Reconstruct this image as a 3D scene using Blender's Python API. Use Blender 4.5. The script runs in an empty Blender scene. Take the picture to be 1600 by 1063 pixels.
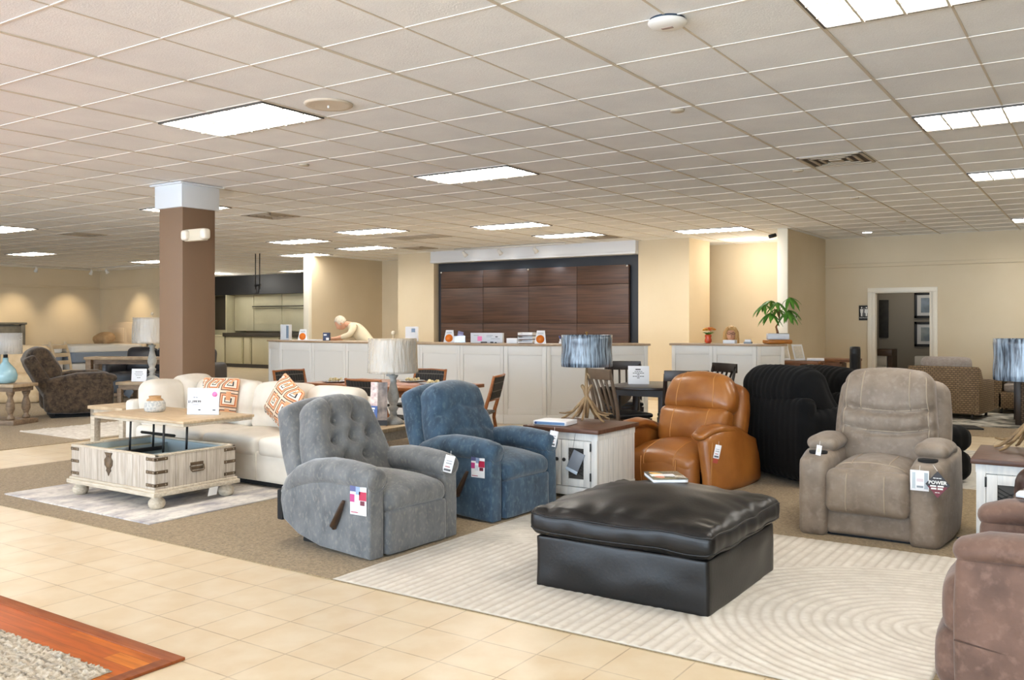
import bpy, bmesh, math, random
from mathutils import Vector, Matrix, Euler, noise
random.seed(11)
PI = math.pi
SC = bpy.context.scene
COL = SC.collection
CE = 3.004                      # ceiling height
CAMH = 1.45

# ------------------------------------------------------------------ materials
def lin(h):
    if not isinstance(h, str):
        return tuple(h) + (1.0,)
    h = h.lstrip('#')
    out = []
    for k in (0, 2, 4):
        c = int(h[k:k + 2], 16) / 255
        out.append(c / 12.92 if c <= .04045 else ((c + .055) / 1.055) ** 2.4)
    return tuple(out) + (1.0,)

MATS = {}
def mat(name, c1, c2=None, scale=8, detail=5, lo=.35, hi=.65, rough=.6, metal=0, bump=0, bscale=None, bdist=.01,
        stretch=(1, 1, 1), sheen=0, coat=0, emit=None, estr=0, spec=.5, alpha=1, trans=0, c3=None, scale3=60):
    if name in MATS:
        return MATS[name]
    m = bpy.data.materials.new(name)
    m.use_nodes = True
    nt = m.node_tree
    N, L = nt.nodes, nt.links
    b = N['Principled BSDF']
    b.inputs['Base Color'].default_value = lin(c1)
    b.inputs['Roughness'].default_value = rough
    b.inputs['Metallic'].default_value = metal
    b.inputs['Specular IOR Level'].default_value = spec
    if sheen:
        b.inputs['Sheen Weight'].default_value = sheen
        b.inputs['Sheen Roughness'].default_value = .4
    if coat:
        b.inputs['Coat Weight'].default_value = coat
        b.inputs['Coat Roughness'].default_value = .25
    if trans:
        b.inputs['Transmission Weight'].default_value = trans
    if alpha < 1:
        b.inputs['Alpha'].default_value = alpha
    if emit:
        b.inputs['Emission Color'].default_value = lin(emit)
        b.inputs['Emission Strength'].default_value = estr
    tc = N.new('ShaderNodeTexCoord')
    mp = N.new('ShaderNodeMapping')
    mp.inputs['Scale'].default_value = stretch
    L.new(tc.outputs['Object'], mp.inputs['Vector'])
    if c2:
        n = N.new('ShaderNodeTexNoise')
        n.inputs['Scale'].default_value = scale
        n.inputs['Detail'].default_value = detail
        L.new(mp.outputs[0], n.inputs['Vector'])
        r = N.new('ShaderNodeValToRGB')
        r.color_ramp.elements[0].position = lo
        r.color_ramp.elements[1].position = hi
        r.color_ramp.elements[0].color = lin(c1)
        r.color_ramp.elements[1].color = lin(c2)
        L.new(n.outputs['Fac'], r.inputs['Fac'])
        src = r.outputs['Color']
        if c3:
            n3 = N.new('ShaderNodeTexNoise')
            n3.inputs['Scale'].default_value = scale3
            n3.inputs['Detail'].default_value = 3
            L.new(mp.outputs[0], n3.inputs['Vector'])
            r3 = N.new('ShaderNodeValToRGB')
            r3.color_ramp.elements[0].position = .52
            r3.color_ramp.elements[1].position = .72
            r3.color_ramp.elements[1].color = (.5, .5, .5, 1)
            L.new(n3.outputs['Fac'], r3.inputs['Fac'])
            mx = N.new('ShaderNodeMixRGB')
            L.new(r3.outputs['Color'], mx.inputs[0])
            L.new(src, mx.inputs[1])
            mx.inputs[2].default_value = lin(c3)
            src = mx.outputs[0]
        L.new(src, b.inputs['Base Color'])
    if bump:
        n2 = N.new('ShaderNodeTexNoise')
        n2.inputs['Scale'].default_value = bscale or 60
        n2.inputs['Detail'].default_value = 4
        L.new(mp.outputs[0], n2.inputs['Vector'])
        bp = N.new('ShaderNodeBump')
        bp.inputs['Strength'].default_value = bump
        bp.inputs['Distance'].default_value = bdist
        L.new(n2.outputs['Fac'], bp.inputs['Height'])
        L.new(bp.outputs[0], b.inputs['Normal'])
    MATS[name] = m
    return m

def brickmat(name, c1, c2, mortar, w, h, msize, offset=(0, 0), stag=0, rough=.4, bump=.3, noise_scale=6, noise_amt=.5, c3=None, rot=0, ncol=None, stretch=(1, 1, 1)):
    """tiles / planks laid in the object's XY plane"""
    m = bpy.data.materials.new(name)
    m.use_nodes = True
    N, L = m.node_tree.nodes, m.node_tree.links
    b = N['Principled BSDF']
    b.inputs['Roughness'].default_value = rough
    tc = N.new('ShaderNodeTexCoord')
    mp = N.new('ShaderNodeMapping')
    mp.inputs['Location'].default_value = (offset[0], offset[1], 0)
    mp.inputs['Rotation'].default_value = (0, 0, rot)
    L.new(tc.outputs['Object'], mp.inputs[0])
    br = N.new('ShaderNodeTexBrick')
    br.offset = stag
    br.inputs['Color1'].default_value = lin(c1)
    br.inputs['Color2'].default_value = lin(c2)
    br.inputs['Mortar'].default_value = lin(mortar)
    br.inputs['Scale'].default_value = 1
    br.inputs['Mortar Size'].default_value = msize
    br.inputs['Mortar Smooth'].default_value = .1
    br.inputs['Brick Width'].default_value = w
    br.inputs['Row Height'].default_value = h
    L.new(mp.outputs[0], br.inputs['Vector'])
    n = N.new('ShaderNodeTexNoise')
    n.inputs['Scale'].default_value = noise_scale
    n.inputs['Detail'].default_value = 6
    mp2 = N.new('ShaderNodeMapping')
    mp2.inputs['Scale'].default_value = stretch
    L.new(mp.outputs[0], mp2.inputs[0])
    L.new(mp2.outputs[0], n.inputs['Vector'])
    r = N.new('ShaderNodeValToRGB')
    r.color_ramp.elements[0].position = .38
    r.color_ramp.elements[1].position = .66
    r.color_ramp.elements[0].color = (0, 0, 0, 1)
    r.color_ramp.elements[1].color = (noise_amt, noise_amt, noise_amt, 1)
    L.new(n.outputs['Fac'], r.inputs[0])
    mx = N.new('ShaderNodeMixRGB')
    L.new(r.outputs[0], mx.inputs[0])
    L.new(br.outputs['Color'], mx.inputs[1])
    mx.inputs[2].default_value = lin(ncol or c3 or c2)
    L.new(mx.outputs[0], b.inputs['Base Color'])
    if bump:
        bp = N.new('ShaderNodeBump')
        bp.invert = True
        bp.inputs['Strength'].default_value = bump
        bp.inputs['Distance'].default_value = .004
        L.new(br.outputs['Fac'], bp.inputs['Height'])
        L.new(bp.outputs[0], b.inputs['Normal'])
    MATS[name] = m
    return m

# ------------------------------------------------------------------ objects
def tag(o, label=None, cat=None, group=None, kind=None):
    if label: o['label'] = label
    if cat: o['category'] = cat
    if group: o['group'] = group
    if kind: o['kind'] = kind
    return o

def thing(name, label, cat, loc=(0, 0, 0), rz=0, group=None):
    o = bpy.data.objects.new(name, None)
    o.empty_display_size = .1
    COL.objects.link(o)
    o.location = loc
    o.rotation_euler = (0, 0, rz)
    return tag(o, label, cat, group)

def obj(name, bm, m, parent=None, loc=None, rot=None, flat=False, ang=38):
    if not flat:
        lim = math.radians(ang)
        for f in bm.faces:
            f.smooth = True
        for e in bm.edges:
            if len(e.link_faces) == 2:
                try:
                    e.smooth = e.calc_face_angle() < lim
                except ValueError:
                    pass
    me = bpy.data.meshes.new(name)
    bm.to_mesh(me)
    bm.free()
    for k in (m if isinstance(m, (list, tuple)) else [m]):
        me.materials.append(k)
    o = bpy.data.objects.new(name, me)
    COL.objects.link(o)
    if parent is not None:
        o.parent = parent
    if loc is not None: o.location = loc
    if rot is not None: o.rotation_euler = rot
    return o

def struct(name, bm, m, parent=None, **k):
    o = obj(name, bm, m, parent, **k)
    o['kind'] = 'structure'
    return o

def dup(root, loc, rz, label=None, group=None, scale=None):
    r = root.copy(); COL.objects.link(r)
    r.location = loc; r.rotation_euler = (0, 0, rz)
    if label: r['label'] = label
    if group: r['group'] = group
    if scale: r.scale = scale
    for ch in list(root.children):
        c = ch.copy(); COL.objects.link(c); c.parent = r
        for g in list(ch.children):
            d = g.copy(); COL.objects.link(d); d.parent = c
    return r

def B():
    return bmesh.new()

def _xf(vs, c, rot):
    M = Matrix.Translation(Vector(c))
    if rot is not None:
        M = M @ (Matrix.Rotation(rot, 4, 'Z') if isinstance(rot, (int, float)) else Euler(rot).to_matrix().to_4x4())
    for v in vs:
        v.co = M @ v.co

def box(bm, c, s, rot=None, bev=0, seg=2, mi=0):
    r = bmesh.ops.create_cube(bm, size=1)
    vs = r['verts']
    for v in vs:
        v.co = Vector((v.co.x * s[0], v.co.y * s[1], v.co.z * s[2]))
    if bev:
        es = list({e for v in vs for e in v.link_edges})
        g = bmesh.ops.bevel(bm, geom=es, offset=min(bev, min(s) * .49), segments=seg, affect='EDGES', profile=.5)
        vs = list({v for f in g['faces'] for v in f.verts} | {v for v in vs if v.is_valid})
    if mi:
        for f in {f for v in vs for f in v.link_faces}:
            f.material_index = mi
    _xf(vs, c, rot)
    return vs

def b2(bm, lo, hi, bev=0, mi=0):
    return box(bm, [(a + b) / 2 for a, b in zip(lo, hi)], [b - a for a, b in zip(lo, hi)], None, bev, mi=mi)

def ring(bm, M, n, rx, ry):
    return [bm.verts.new(M @ Vector((rx * math.cos(2 * PI * k / n), ry * math.sin(2 * PI * k / n), 0))) for k in range(n)]

def skin(bm, rings, caps=True, mi=0):
    n = len(rings[0])
    for a, b in zip(rings[:-1], rings[1:]):
        for k in range(n):
            f = bm.faces.new((a[k], a[(k + 1) % n], b[(k + 1) % n], b[k])); f.material_index = mi
    if caps:
        f = bm.faces.new(list(reversed(rings[0]))); f.material_index = mi
        f = bm.faces.new(rings[-1]); f.material_index = mi

def tube(bm, pts, r, n=8, flat=1.0, up=None, mi=0, round_end=False):
    """sweep an ellipse along pts; r = radius or list; flat = second radius factor"""
    P = [Vector(p) for p in pts]
    R = list(r) if isinstance(r, (list, tuple)) else [r] * len(P)
    if round_end:
        d0 = (P[0] - P[1]).normalized(); d1 = (P[-1] - P[-2]).normalized()
        e = [(.98, .25), (.85, .55), (.5, .85), (.2, .97)]
        P2, R2 = [], []
        for q, w in e:
            P2.append(P[0] + d0 * R[0] * q); R2.append(R[0] * w)
        P2 += P; R2 += R
        for q, w in reversed(e):
            P2.append(P[-1] + d1 * R[-1] * q); R2.append(R[-1] * w)
        P, R = P2, R2
    rings = []
    last = None
    for k, p in enumerate(P):
        t = (P[min(k + 1, len(P) - 1)] - P[max(k - 1, 0)])
        t = t.normalized() if t.length > 1e-9 else Vector((0, 0, 1))
        if last is None:
            u = Vector(up) if up else (Vector((0, 0, 1)) if abs(t.z) < .9 else Vector((1, 0, 0)))
        else:
            u = last
        u = (u - t * u.dot(t))
        u = u.normalized() if u.length > 1e-6 else t.orthogonal().normalized()
        last = u
        v = t.cross(u)
        M = Matrix(((v.x, u.x, t.x, p.x), (v.y, u.y, t.y, p.y), (v.z, u.z, t.z, p.z), (0, 0, 0, 1)))
        rings.append(ring(bm, M, n, R[k] * flat, R[k]))
    skin(bm, rings, True, mi)

def cyl(bm, p0, p1, r0, r1=None, n=20, mi=0):
    tube(bm, [p0, p1], [r0, r0 if r1 is None else r1], n, mi=mi)

def lathe(bm, prof, c=(0, 0, 0), n=28, mi=0, sx=1, sy=1):
    rings = []
    for r, z in prof:
        r = max(r, 1e-4)
        rings.append([bm.verts.new((c[0] + sx * r * math.cos(2 * PI * k / n), c[1] + sy * r * math.sin(2 * PI * k / n), c[2] + z)) for k in range(n)])
    skin(bm, rings, True, mi)

def ball(bm, c, s, rot=None, u=16, v=10, mi=0):
    r = bmesh.ops.create_uvsphere(bm, u_segments=u, v_segments=v, radius=1)
    for q in r['verts']:
        q.co = Vector((q.co.x * s[0], q.co.y * s[1], q.co.z * s[2]))
    if mi:
        for f in {f for q in r['verts'] for f in q.link_faces}:
            f.material_index = mi
    _xf(r['verts'], c, rot)
    return r['verts']

def prism(bm, poly, axis, a, b, bev=0, seg=3, mi=0):
    """extrude a 2D polygon: axis 'x' -> poly=(y,z), 'y' -> (x,z), 'z' -> (x,y)"""
    def P(u, v, w):
        return {'x': (w, u, v), 'y': (u, w, v), 'z': (u, v, w)}[axis]
    lo = [bm.verts.new(P(u, v, a)) for u, v in poly]
    hi = [bm.verts.new(P(u, v, b)) for u, v in poly]
    fs = [bm.faces.new(lo), bm.faces.new(list(reversed(hi)))]
    n = len(poly)
    for k in range(n):
        fs.append(bm.faces.new((lo[k], hi[k], hi[(k + 1) % n], lo[(k + 1) % n])))
    for f in fs: f.material_index = mi
    bmesh.ops.recalc_face_normals(bm, faces=fs)
    if bev:
        es = list({e for f in fs[:2] for e in f.edges})
        bmesh.ops.bevel(bm, geom=es, offset=bev, segments=seg, affect='EDGES', profile=.5)

def softpt(p, h, r, puff):
    """p on the [-1,1] cube -> point on a puffed rounded box of half size h"""
    q = Vector((p[0] * h[0], p[1] * h[1], p[2] * h[2]))
    i = Vector([max(-(h[k] - r[k]), min(h[k] - r[k], q[k])) for k in range(3)])
    d = Vector([(q[k] - i[k]) / r[k] if r[k] > 0 else 0 for k in range(3)])
    if d.length > 1e-9:
        m = max(abs(d.x), abs(d.y), abs(d.z))
        d = d.normalized()
    q = i + Vector([d[k] * r[k] for k in range(3)])
    o = q.copy()
    for k in range(3):
        if puff[k]:
            a, b = (k + 1) % 3, (k + 2) % 3
            w = max(0, 1 - (q[a] / h[a]) ** 2) * max(0, 1 - (q[b] / h[b]) ** 2)
            o[k] += puff[k] * w * (q[k] / h[k])
    return o

def soft(bm, c, s, r=.05, puff=(0, 0, 0), n=14, rot=None, fn=None, mi=0, wr=0, wscale=6, seed=0):
    """upholstered block. fn(v, u) edits the local point v (u = cube parameter); wr = wrinkle depth"""
    h = [x / 2 for x in s]
    R = [min(r, .999 * x) for x in h] if isinstance(r, (int, float)) else [min(q, .999 * x) for q, x in zip(r, h)]
    nn = n if isinstance(n, (tuple, list)) else (n, n, n)
    cache = {}
    M = Matrix.Translation(Vector(c))
    if rot is not None:
        M = M @ (Matrix.Rotation(rot, 4, 'Z') if isinstance(rot, (int, float)) else Euler(rot).to_matrix().to_4x4())
    def par(k, a):
        t = -1 + 2 * k / nn[a]
        return math.sin(t * PI / 2) * .6 + t * .4
    def V(i, j, k):
        key = (i, j, k)
        if key not in cache:
            u = (par(i, 0), par(j, 1), par(k, 2))
            v = softpt(u, h, R, puff)
            if wr:
                v += Vector(noise.noise_vector((v + Vector((seed, seed * 2, 0))) * wscale)) * wr
            if fn: v = Vector(fn(v, u))
            cache[key] = bm.verts.new(M @ v)
        return cache[key]
    a, b, d = nn
    fs = []
    for i in range(a):
        for j in range(b):
            fs.append((V(i, j, 0), V(i, j + 1, 0), V(i + 1, j + 1, 0), V(i + 1, j, 0)))
            fs.append((V(i, j, d), V(i + 1, j, d), V(i + 1, j + 1, d), V(i, j + 1, d)))
    for i in range(a):
        for k in range(d):
            fs.append((V(i, 0, k), V(i + 1, 0, k), V(i + 1, 0, k + 1), V(i, 0, k + 1)))
            fs.append((V(i, b, k), V(i, b, k + 1), V(i + 1, b, k + 1), V(i + 1, b, k)))
    for j in range(b):
        for k in range(d):
            fs.append((V(0, j, k), V(0, j, k + 1), V(0, j + 1, k + 1), V(0, j + 1, k)))
            fs.append((V(a, j, k), V(a, j + 1, k), V(a, j + 1, k + 1), V(a, j, k + 1)))
    for f in fs:
        try:
            g = bm.faces.new(f); g.material_index = mi
        except ValueError:
            pass
    def ev(u):
        v = softpt(u, h, R, puff)
        if wr:
            v += Vector(noise.noise_vector((v + Vector((seed, seed * 2, 0))) * wscale)) * wr
        if fn: v = Vector(fn(v, u))
        return M @ v
    return ev

def seam(bm, ev, us, r=.004, lift=0, n=6, c=None):
    pts = [ev(u) for u in us]
    tube(bm, pts, r, n)

def lerp(a, b, k):
    return tuple(x + (y - x) * k for x, y in zip(a, b))

def line_u(a, b, n=16):
    return [lerp(a, b, k / n) for k in range(n + 1)]

def text(name, body, size, m, parent, loc, rot=(PI / 2, 0, 0), depth=.0006, align='CENTER', bold=0):
    cu = bpy.data.curves.new(name, 'FONT')
    cu.body = body
    cu.size = size
    cu.align_x = align
    cu.align_y = 'CENTER'
    cu.extrude = depth
    cu.offset = bold
    cu.resolution_u = 2
    t = bpy.data.objects.new(name + '_t', cu)
    COL.objects.link(t)
    dg = bpy.context.evaluated_depsgraph_get()
    me = bpy.data.meshes.new_from_object(t.evaluated_get(dg))
    bpy.data.objects.remove(t)
    bpy.data.curves.remove(cu)
    me.materials.clear(); me.materials.append(m)
    o = bpy.data.objects.new(name, me)
    COL.objects.link(o)
    o.parent = parent
    o.location = loc
    o.rotation_euler = rot
    return o

def bars(parent, m, rows, y, rot=None, name='lettering'):
    """printed lines too small to read: rows of (x centre, z, width, height)"""
    bm = bmesh.new()
    for x, z, w, h in rows:
        n = max(1, int(w / (h * 3.2)))
        for k in range(n):
            a = x - w / 2 + w * k / n
            b2(bm, (a, y - .0008, z - h / 2), (a + w / n * .82, y, z + h / 2))
    o = obj(name, bm, m, parent)
    if rot is not None: o.rotation_euler = rot
    return o

def leg_parts(parent, m, pos, z0, z1, s=.05, name='leg', taper=1):
    for x, y in pos:
        bm = B()
        if taper == 1:
            b2(bm, (x - s / 2, y - s / 2, z0), (x + s / 2, y + s / 2, z1), .004)
        else:
            tube(bm, [(x, y, z0), (x, y, z1)], [s / 2 * taper, s / 2], 10)
        obj(name, bm, m, parent)
# ================================================================== the setting
U0, V0, T = -3.6972, 2.3551, .6096
M_wall = mat('wall_paint', '#d8c8ab', '#d4c3a4', scale=1.2, rough=.75, bump=.05, bscale=180)
M_white = mat('white_paint', '#e9e7e2', rough=.5)
M_trim = mat('trim_paint', '#efe8d6', rough=.45)
M_ceil = mat('ceiling_tile', '#eaebec', '#f2f3f3', scale=2.2, rough=.9, bump=.5, bscale=110, bdist=.004, c3='#cfcdca', scale3=190)
M_tee = mat('ceiling_tee', '#efe9df', rough=.4)
M_tee2 = mat('ceiling_tee_tan', '#cfc4b2', rough=.5)
M_dark = mat('dark_metal', '#1d1c1c', rough=.45)
M_black = mat('black_plastic', '#141415', rough=.5)
M_navy = mat('navy_board', '#2c3038', rough=.5)
M_tile = brickmat('floor_tile', '#d0ba98', '#d5c1a1', '#a58d6e', .305, .305, .0035, offset=(4.22, -3.595), rough=.32, bump=.25, noise_scale=5, noise_amt=.55, ncol='#dfd1b8')
M_carpet = mat('carpet', '#84704f', '#a9926e', scale=55, detail=5, rough=.95, bump=.9, bscale=180, bdist=.008, c3='#5a482f', scale3=75, sheen=.2)
M_wood = brickmat('cherry_planks', '#b65415', '#d27a28', '#74350f', 1.1, .082, .0012, offset=(.3, .02), stag=.37, rough=.38, bump=.1, noise_scale=3, noise_amt=.7, ncol='#8c440f', stretch=(1, 9, 1))
M_wood.node_tree.nodes['Principled BSDF'].inputs['Specular IOR Level'].default_value = .22
M_cherry = mat('cherry_trim', '#84431f', '#96522a', scale=4, rough=.5, spec=.25, stretch=(1, 8, 1))

bm = B(); b2(bm, (-34, -7, -.1), (12, 24, 0)); struct('floor', bm, M_tile)
bm = B()
def slab(lo, hi, h=.006):
    b2(bm, (lo[0], lo[1], 0), (hi[0], hi[1], h))
slab((-9.1, 3.6), (9, 9.05)); struct('floor_carpet', bm, M_carpet)
bm = B(); slab((-26, -2), (-10.45, 14.2)); struct('floor_carpet_left', bm, M_carpet)
bm = B(); slab((-2.6, 12.75), (9, 17.0)); struct('floor_carpet_back', bm, M_carpet)
bm = B(); slab((-12, -4), (-3.36, 2.34), .008); struct('floor_wood', bm, M_wood)
bm = B()
b2(bm, (-12, 2.325, 0), (-3.30, 2.392, .014), .004); b2(bm, (-3.365, -4, 0), (-3.30, 2.325, .014), .004)
struct('trim_1', bm, M_cherry)

# ceiling and its grid
bm = B(); b2(bm, (-34, -7, CE), (12, 24, CE + .1)); struct('ceiling', bm, M_ceil)
bm = B()
for i in range(-50, 26):
    x = U0 + i * T
    w = .010 if i % 2 == 0 else .006
    b2(bm, (x - w, -7, CE - (.006 if i % 2 == 0 else .003)), (x + w, 24, CE + .002))
struct('ceiling_trim_1', bm, M_tee2)
bm = B()
for j in range(-15, 36):
    y = V0 + j * T
    b2(bm, (-34, y - .0055, CE - .004), (12, y + .0055, CE + .002))
struct('ceiling_trim_2', bm, M_tee)

# walls
def wall(name, lo, hi, m=None, rail=None):
    bm = B(); b2(bm, lo, hi); return struct(name, bm, m or M_wall)
def strip(name, lo, hi, m=None, bev=.004):
    bm = B(); b2(bm, lo, hi, bev); return struct(name, bm, m or M_trim)
YD = 17.05
wall('wall_back', (-4.43, YD, 0), (-3.6, YD + .15, CE))
wall('wall_back_upper', (-3.6, YD, 2.03), (-2.6, YD + .15, CE))
wall('wall_back_right', (-2.6, YD, 0), (12, YD + .15, CE))
wall('wall_alcove', (-13.5, YD, 0), (-4.57, YD + .15, CE))
wall('wall_alcove_side', (-4.57, 14.7, 0), (-4.43, YD, CE))
strip('trim_2', (-4.585, 14.66, 0), (-4.415, 14.705, CE), M_trim)
wall('wall_counter_right', (-7.42, 15.3, 0), (-6.4, 16.3, CE))
wall('wall_counter_left', (-13.41, 15.3, 0), (-12.37, 17.05, CE))
wall('wall_counter', (-12.4, 15.55, 0), (-7.4, 15.7, CE))
wall('wall_office', (-15.45, 14.45, 0), (-15.3, YD, CE))
strip('trim_3', (-15.46, 14.36, 0), (-15.29, 14.455, CE), M_trim)
wall('wall_office_back', (-15.3, YD - .2, 0), (-13.4, YD, CE))
wall('wall_left', (-25.45, -7, 0), (-25.3, 15.35, CE))
wall('wall_left_back', (-25.45, 15.35, 0), (-20.6, 15.5, CE))
wall('wall_right', (9, -7, 0), (9.15, YD, CE))
wall('wall_kitchen', (-34, 20.2, 0), (-15.3, 20.35, CE), M_wall)
wall('wall_kitchen_left', (-28.2, 15.4, 0), (-28.0, 20.3, CE))
for n, lo, hi in (('trim_4', (-4.43, YD - .028, 2.46), (9, YD + .001, 2.53)), ('trim_5', (-25.301, -7, 2.44), (-25.272, 15.35, 2.51)), ('trim_6', (-25.3, 15.322, 2.44), (-20.6, 15.351, 2.51))):
    strip(n, lo, hi, M_wall, .01)
for n, lo, hi in (('baseboard_back', (-2.6, YD - .02, 0), (9, YD, .1)), ('baseboard_alcove', (-4.43, 14.7, 0), (-4.415, YD, .1)), ('baseboard_left', (-25.3, -7, 0), (-25.28, 15.35, .1)), ('baseboard_left_back', (-25.3, 15.33, 0), (-20.6, 15.35, .1))):
    strip(n, lo, hi)
# storefront wall behind the camera: mullioned windows let the daylight in
wall('wall_front', (-34, -7, 0), (12, -6.85, .25)); wall('wall_front_upper', (-34, -7, 2.75), (12, -6.85, CE))
wall('wall_front_left', (-34, -7, .25), (-17, -6.85, 2.75)); wall('wall_front_right', (7, -7, .25), (12, -6.85, 2.75))
bm = B()
for k in range(13):
    x = -17 + 2 * k
    b2(bm, (x - .04, -6.99, .25), (x + .04, -6.86, 2.75))
b2(bm, (-17, -6.99, .25), (7, -6.86, .31)); b2(bm, (-17, -6.99, 2.69), (7, -6.86, 2.75))
struct('window_1', bm, mat('aluminium', '#8d8f92', rough=.35, metal=.8))

# column with white capital
M_col = mat('column_paint', '#836850', rough=.6)
cx0, cx1, cy0, cy1 = -8.93, -8.51, 6.13, 6.56
col = struct('column', (lambda b: (b2(b, (cx0, cy0, 0), (cx1, cy1, 2.74), .004), b)[1])(B()), M_col)
bm = B(); b2(bm, (cx0 - .035, cy0 - .035, 2.73), (cx1 + .035, cy1 + .035, CE - .012), .004)
b2(bm, (cx0 - .075, cy0 - .075, CE - .022), (cx1 + .075, cy1 + .075, CE - .004), .003)
struct('column_capital', bm, mat('capital_paint', '#dfe3e6', rough=.5))

# recessed feature wall behind the counter: fascia, navy surround, wood panels
bm = B(); b2(bm, (-12.37, 15.18, 2.752), (-7.42, 15.5, CE - .001), .004); b2(bm, (-12.37, 15.165, 2.752), (-7.42, 15.19, 2.80), .004)
struct('trim_7', bm, mat('fascia_white', '#dcdde0', rough=.5))
bm = B(); b2(bm, (-12.37, 15.47, 0), (-7.42, 15.55, 2.752)); struct('wall_counter_surround', bm, M_navy)
M_walnut = mat('walnut_panel', '#40302a', '#5f4537', scale=2.2, detail=8, lo=.3, hi=.7, rough=.42, stretch=(.6, 1, 16), bump=.06, bscale=20, spec=.35)
xs = [-12.22, -11.08, -9.93, -8.79, -7.65]
zs = [.7, 1.44, 2.2, 2.57]
pn = thing('feature_panel', 'dark walnut grid panelling on navy surround behind the long white counter', 'wall panel', (0, 0, 0))
for a, b in zip(xs[:-1], xs[1:]):
    for c, d in zip(zs[:-1], zs[1:]):
        bm = B(); b2(bm, (a + .004, 15.36, c + .004), (b - .004, 15.42, d - .004), .003); obj('wood_panel', bm, M_walnut, pn)
bm = B()
b2(bm, (xs[0] + .01, 15.42, .72), (xs[-1] - .01, 15.46, 2.55)); obj('backing', bm, M_black, pn)
M_chrome = mat('chrome', '#d9dadc', rough=.2, metal=1)
for x in (xs[0] + .02, xs[2], xs[-1] - .03):
    bm = B(); cyl(bm, (x, 15.36, 2.545), (x, 15.335, 2.545), .022); obj('standoff', bm, M_chrome, pn)

# restroom doorway and the room behind it
bm = B()
for x in (-3.6, -2.6):
    s = 1 if x < -3 else -1
    b2(bm, (x - .08 if s > 0 else x, YD - .022, 0), (x if s > 0 else x + .08, YD, 2.0), .005)
    b2(bm, (x - .001, YD - .005, 0) if s > 0 else (x - .05, YD - .005, 0), (x + .05, YD + .15, 2.0) if s > 0 else (x + .001, YD + .15, 2.0), .004)
b2(bm, (-3.68, YD - .022, 2.0), (-2.52, YD, 2.08), .005); b2(bm, (-3.6, YD - .004, 1.985), (-2.6, YD + .15, 2.03), .004)
struct('door_1', bm, mat('door_casing', '#ebe2d0', rough=.4))
M_rest = mat('restroom_paint', '#8e8678', rough=.8)
wall('wall_restroom', (-5.2, 19.1, 0), (-1.6, 19.25, 2.6), M_rest); wall('wall_restroom_left', (-4.0, YD + .15, 0), (-3.9, 19.1, 2.6), M_rest)
wall('wall_restroom_right', (-2.2, YD + .15, 0), (-2.1, 19.1, 2.6), M_rest); wall('ceiling_restroom', (-5.2, YD + .15, 2.6), (-1.6, 19.25, 2.7), M_rest)

# ------------------------------------------------------------------ ceiling fittings
M_glow = mat('fluorescent_diffuser', '#ffffff', emit='#fffbf4', estr=19.0, rough=.5)
M_fix = mat('fixture_edge', '#55504a', rough=.5)
M_louv = mat('fixture_louvre', '#d8cfbd', rough=.5)
W4, W2 = 2 * T - .02, T - .02
lt = thing('ceiling_light', 'x', 'ceiling light', (0, 0, 0), 0, 'fluorescent ceiling lights')
bm = B()
for lo, hi in (((-W4 / 2, -W2 / 2), (W4 / 2, -W2 / 2 + .014)), ((-W4 / 2, W2 / 2 - .014), (W4 / 2, W2 / 2)), ((-W4 / 2, -W2 / 2), (-W4 / 2 + .014, W2 / 2)), ((W4 / 2 - .014, -W2 / 2), (W4 / 2, W2 / 2))):
    b2(bm, (lo[0], lo[1], -.016), (hi[0], hi[1], 0))
obj('frame', bm, M_fix, lt)
bm = B(); b2(bm, (-W4 / 2 + .014, -W2 / 2 + .014, -.006), (W4 / 2 - .014, W2 / 2 - .014, -.001)); obj('diffuser', bm, M_glow, lt)
bm = B()
for k in range(1, 6):
    x = -W4 / 2 + W4 * k / 6; b2(bm, (x - .007, -W2 / 2 + .014, -.022), (x + .007, W2 / 2 - .014, -.006))
for k in range(1, 3):
    y = -W2 / 2 + W2 * k / 3; b2(bm, (-W4 / 2 + .014, y - .007, -.022), (W4 / 2 - .014, y + .007, -.006))
obj('louvre', bm, M_louv, lt)
LIGHTS = [(-4, 3, 'lit fluorescent ceiling light in front of the brown column, beside the round ceiling speaker'),
          (-4, 8, 'lit fluorescent ceiling light over the middle of the showroom, alone above the blue recliner'),
          (4, 3, 'largest lit fluorescent ceiling light, cut off by the top edge at the right'),
          (4, 8, 'lit fluorescent ceiling light at right, second from the top, with visible square louvres'),
          (4, 13, 'lit fluorescent ceiling light at right edge, to the right of the ceiling vent'),
          (4, 21, 'small lit ceiling light close to the restroom wall at right edge'),
          (-12, 14, 'lit ceiling light left of the walnut panelling, nearest of the group of five there'),
          (-8, 15, 'lit ceiling light above the walnut panelling, farther from the wall of the two'),
          (-8, 18, 'lit ceiling light just in front of the track lights over the panelling'),
          (-4, 19, 'lit ceiling light over the reception desk with the potted plant'),
          (-16, 15, 'lit ceiling light just above the beige wall behind the counter, left of the nearer one'),
          (-16, 18, 'lit ceiling light beside the dark square vent near the beige pier'),
          (-20, 19, 'lit ceiling light that meets the top corner of the beige office wall'),
          (-12, 8, 'lit ceiling light half hidden behind the white column capital'),
          (-20, 8, 'lit ceiling light cut by the left edge, nearer one at far left'),
          (-28, 13, 'small lit ceiling light at far left in front of the spotlights'),
          (-28, 18, 'narrow lit ceiling light just left of the brown column'),
          (-34, 28, 'lit ceiling light right before the black soffit of the kitchen'),
          (-28, 26, 'sliver of lit ceiling light between the kitchen and the white wall end'),
          (4, -2, ''), (-4, -2, ''), (-12, -2, ''), (-12, 3, ''), (-20, 3, ''), (12, 3, ''), (12, 8, ''), (12, 13, ''), (12, 21, ''), (-34, 23, '')]
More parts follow.
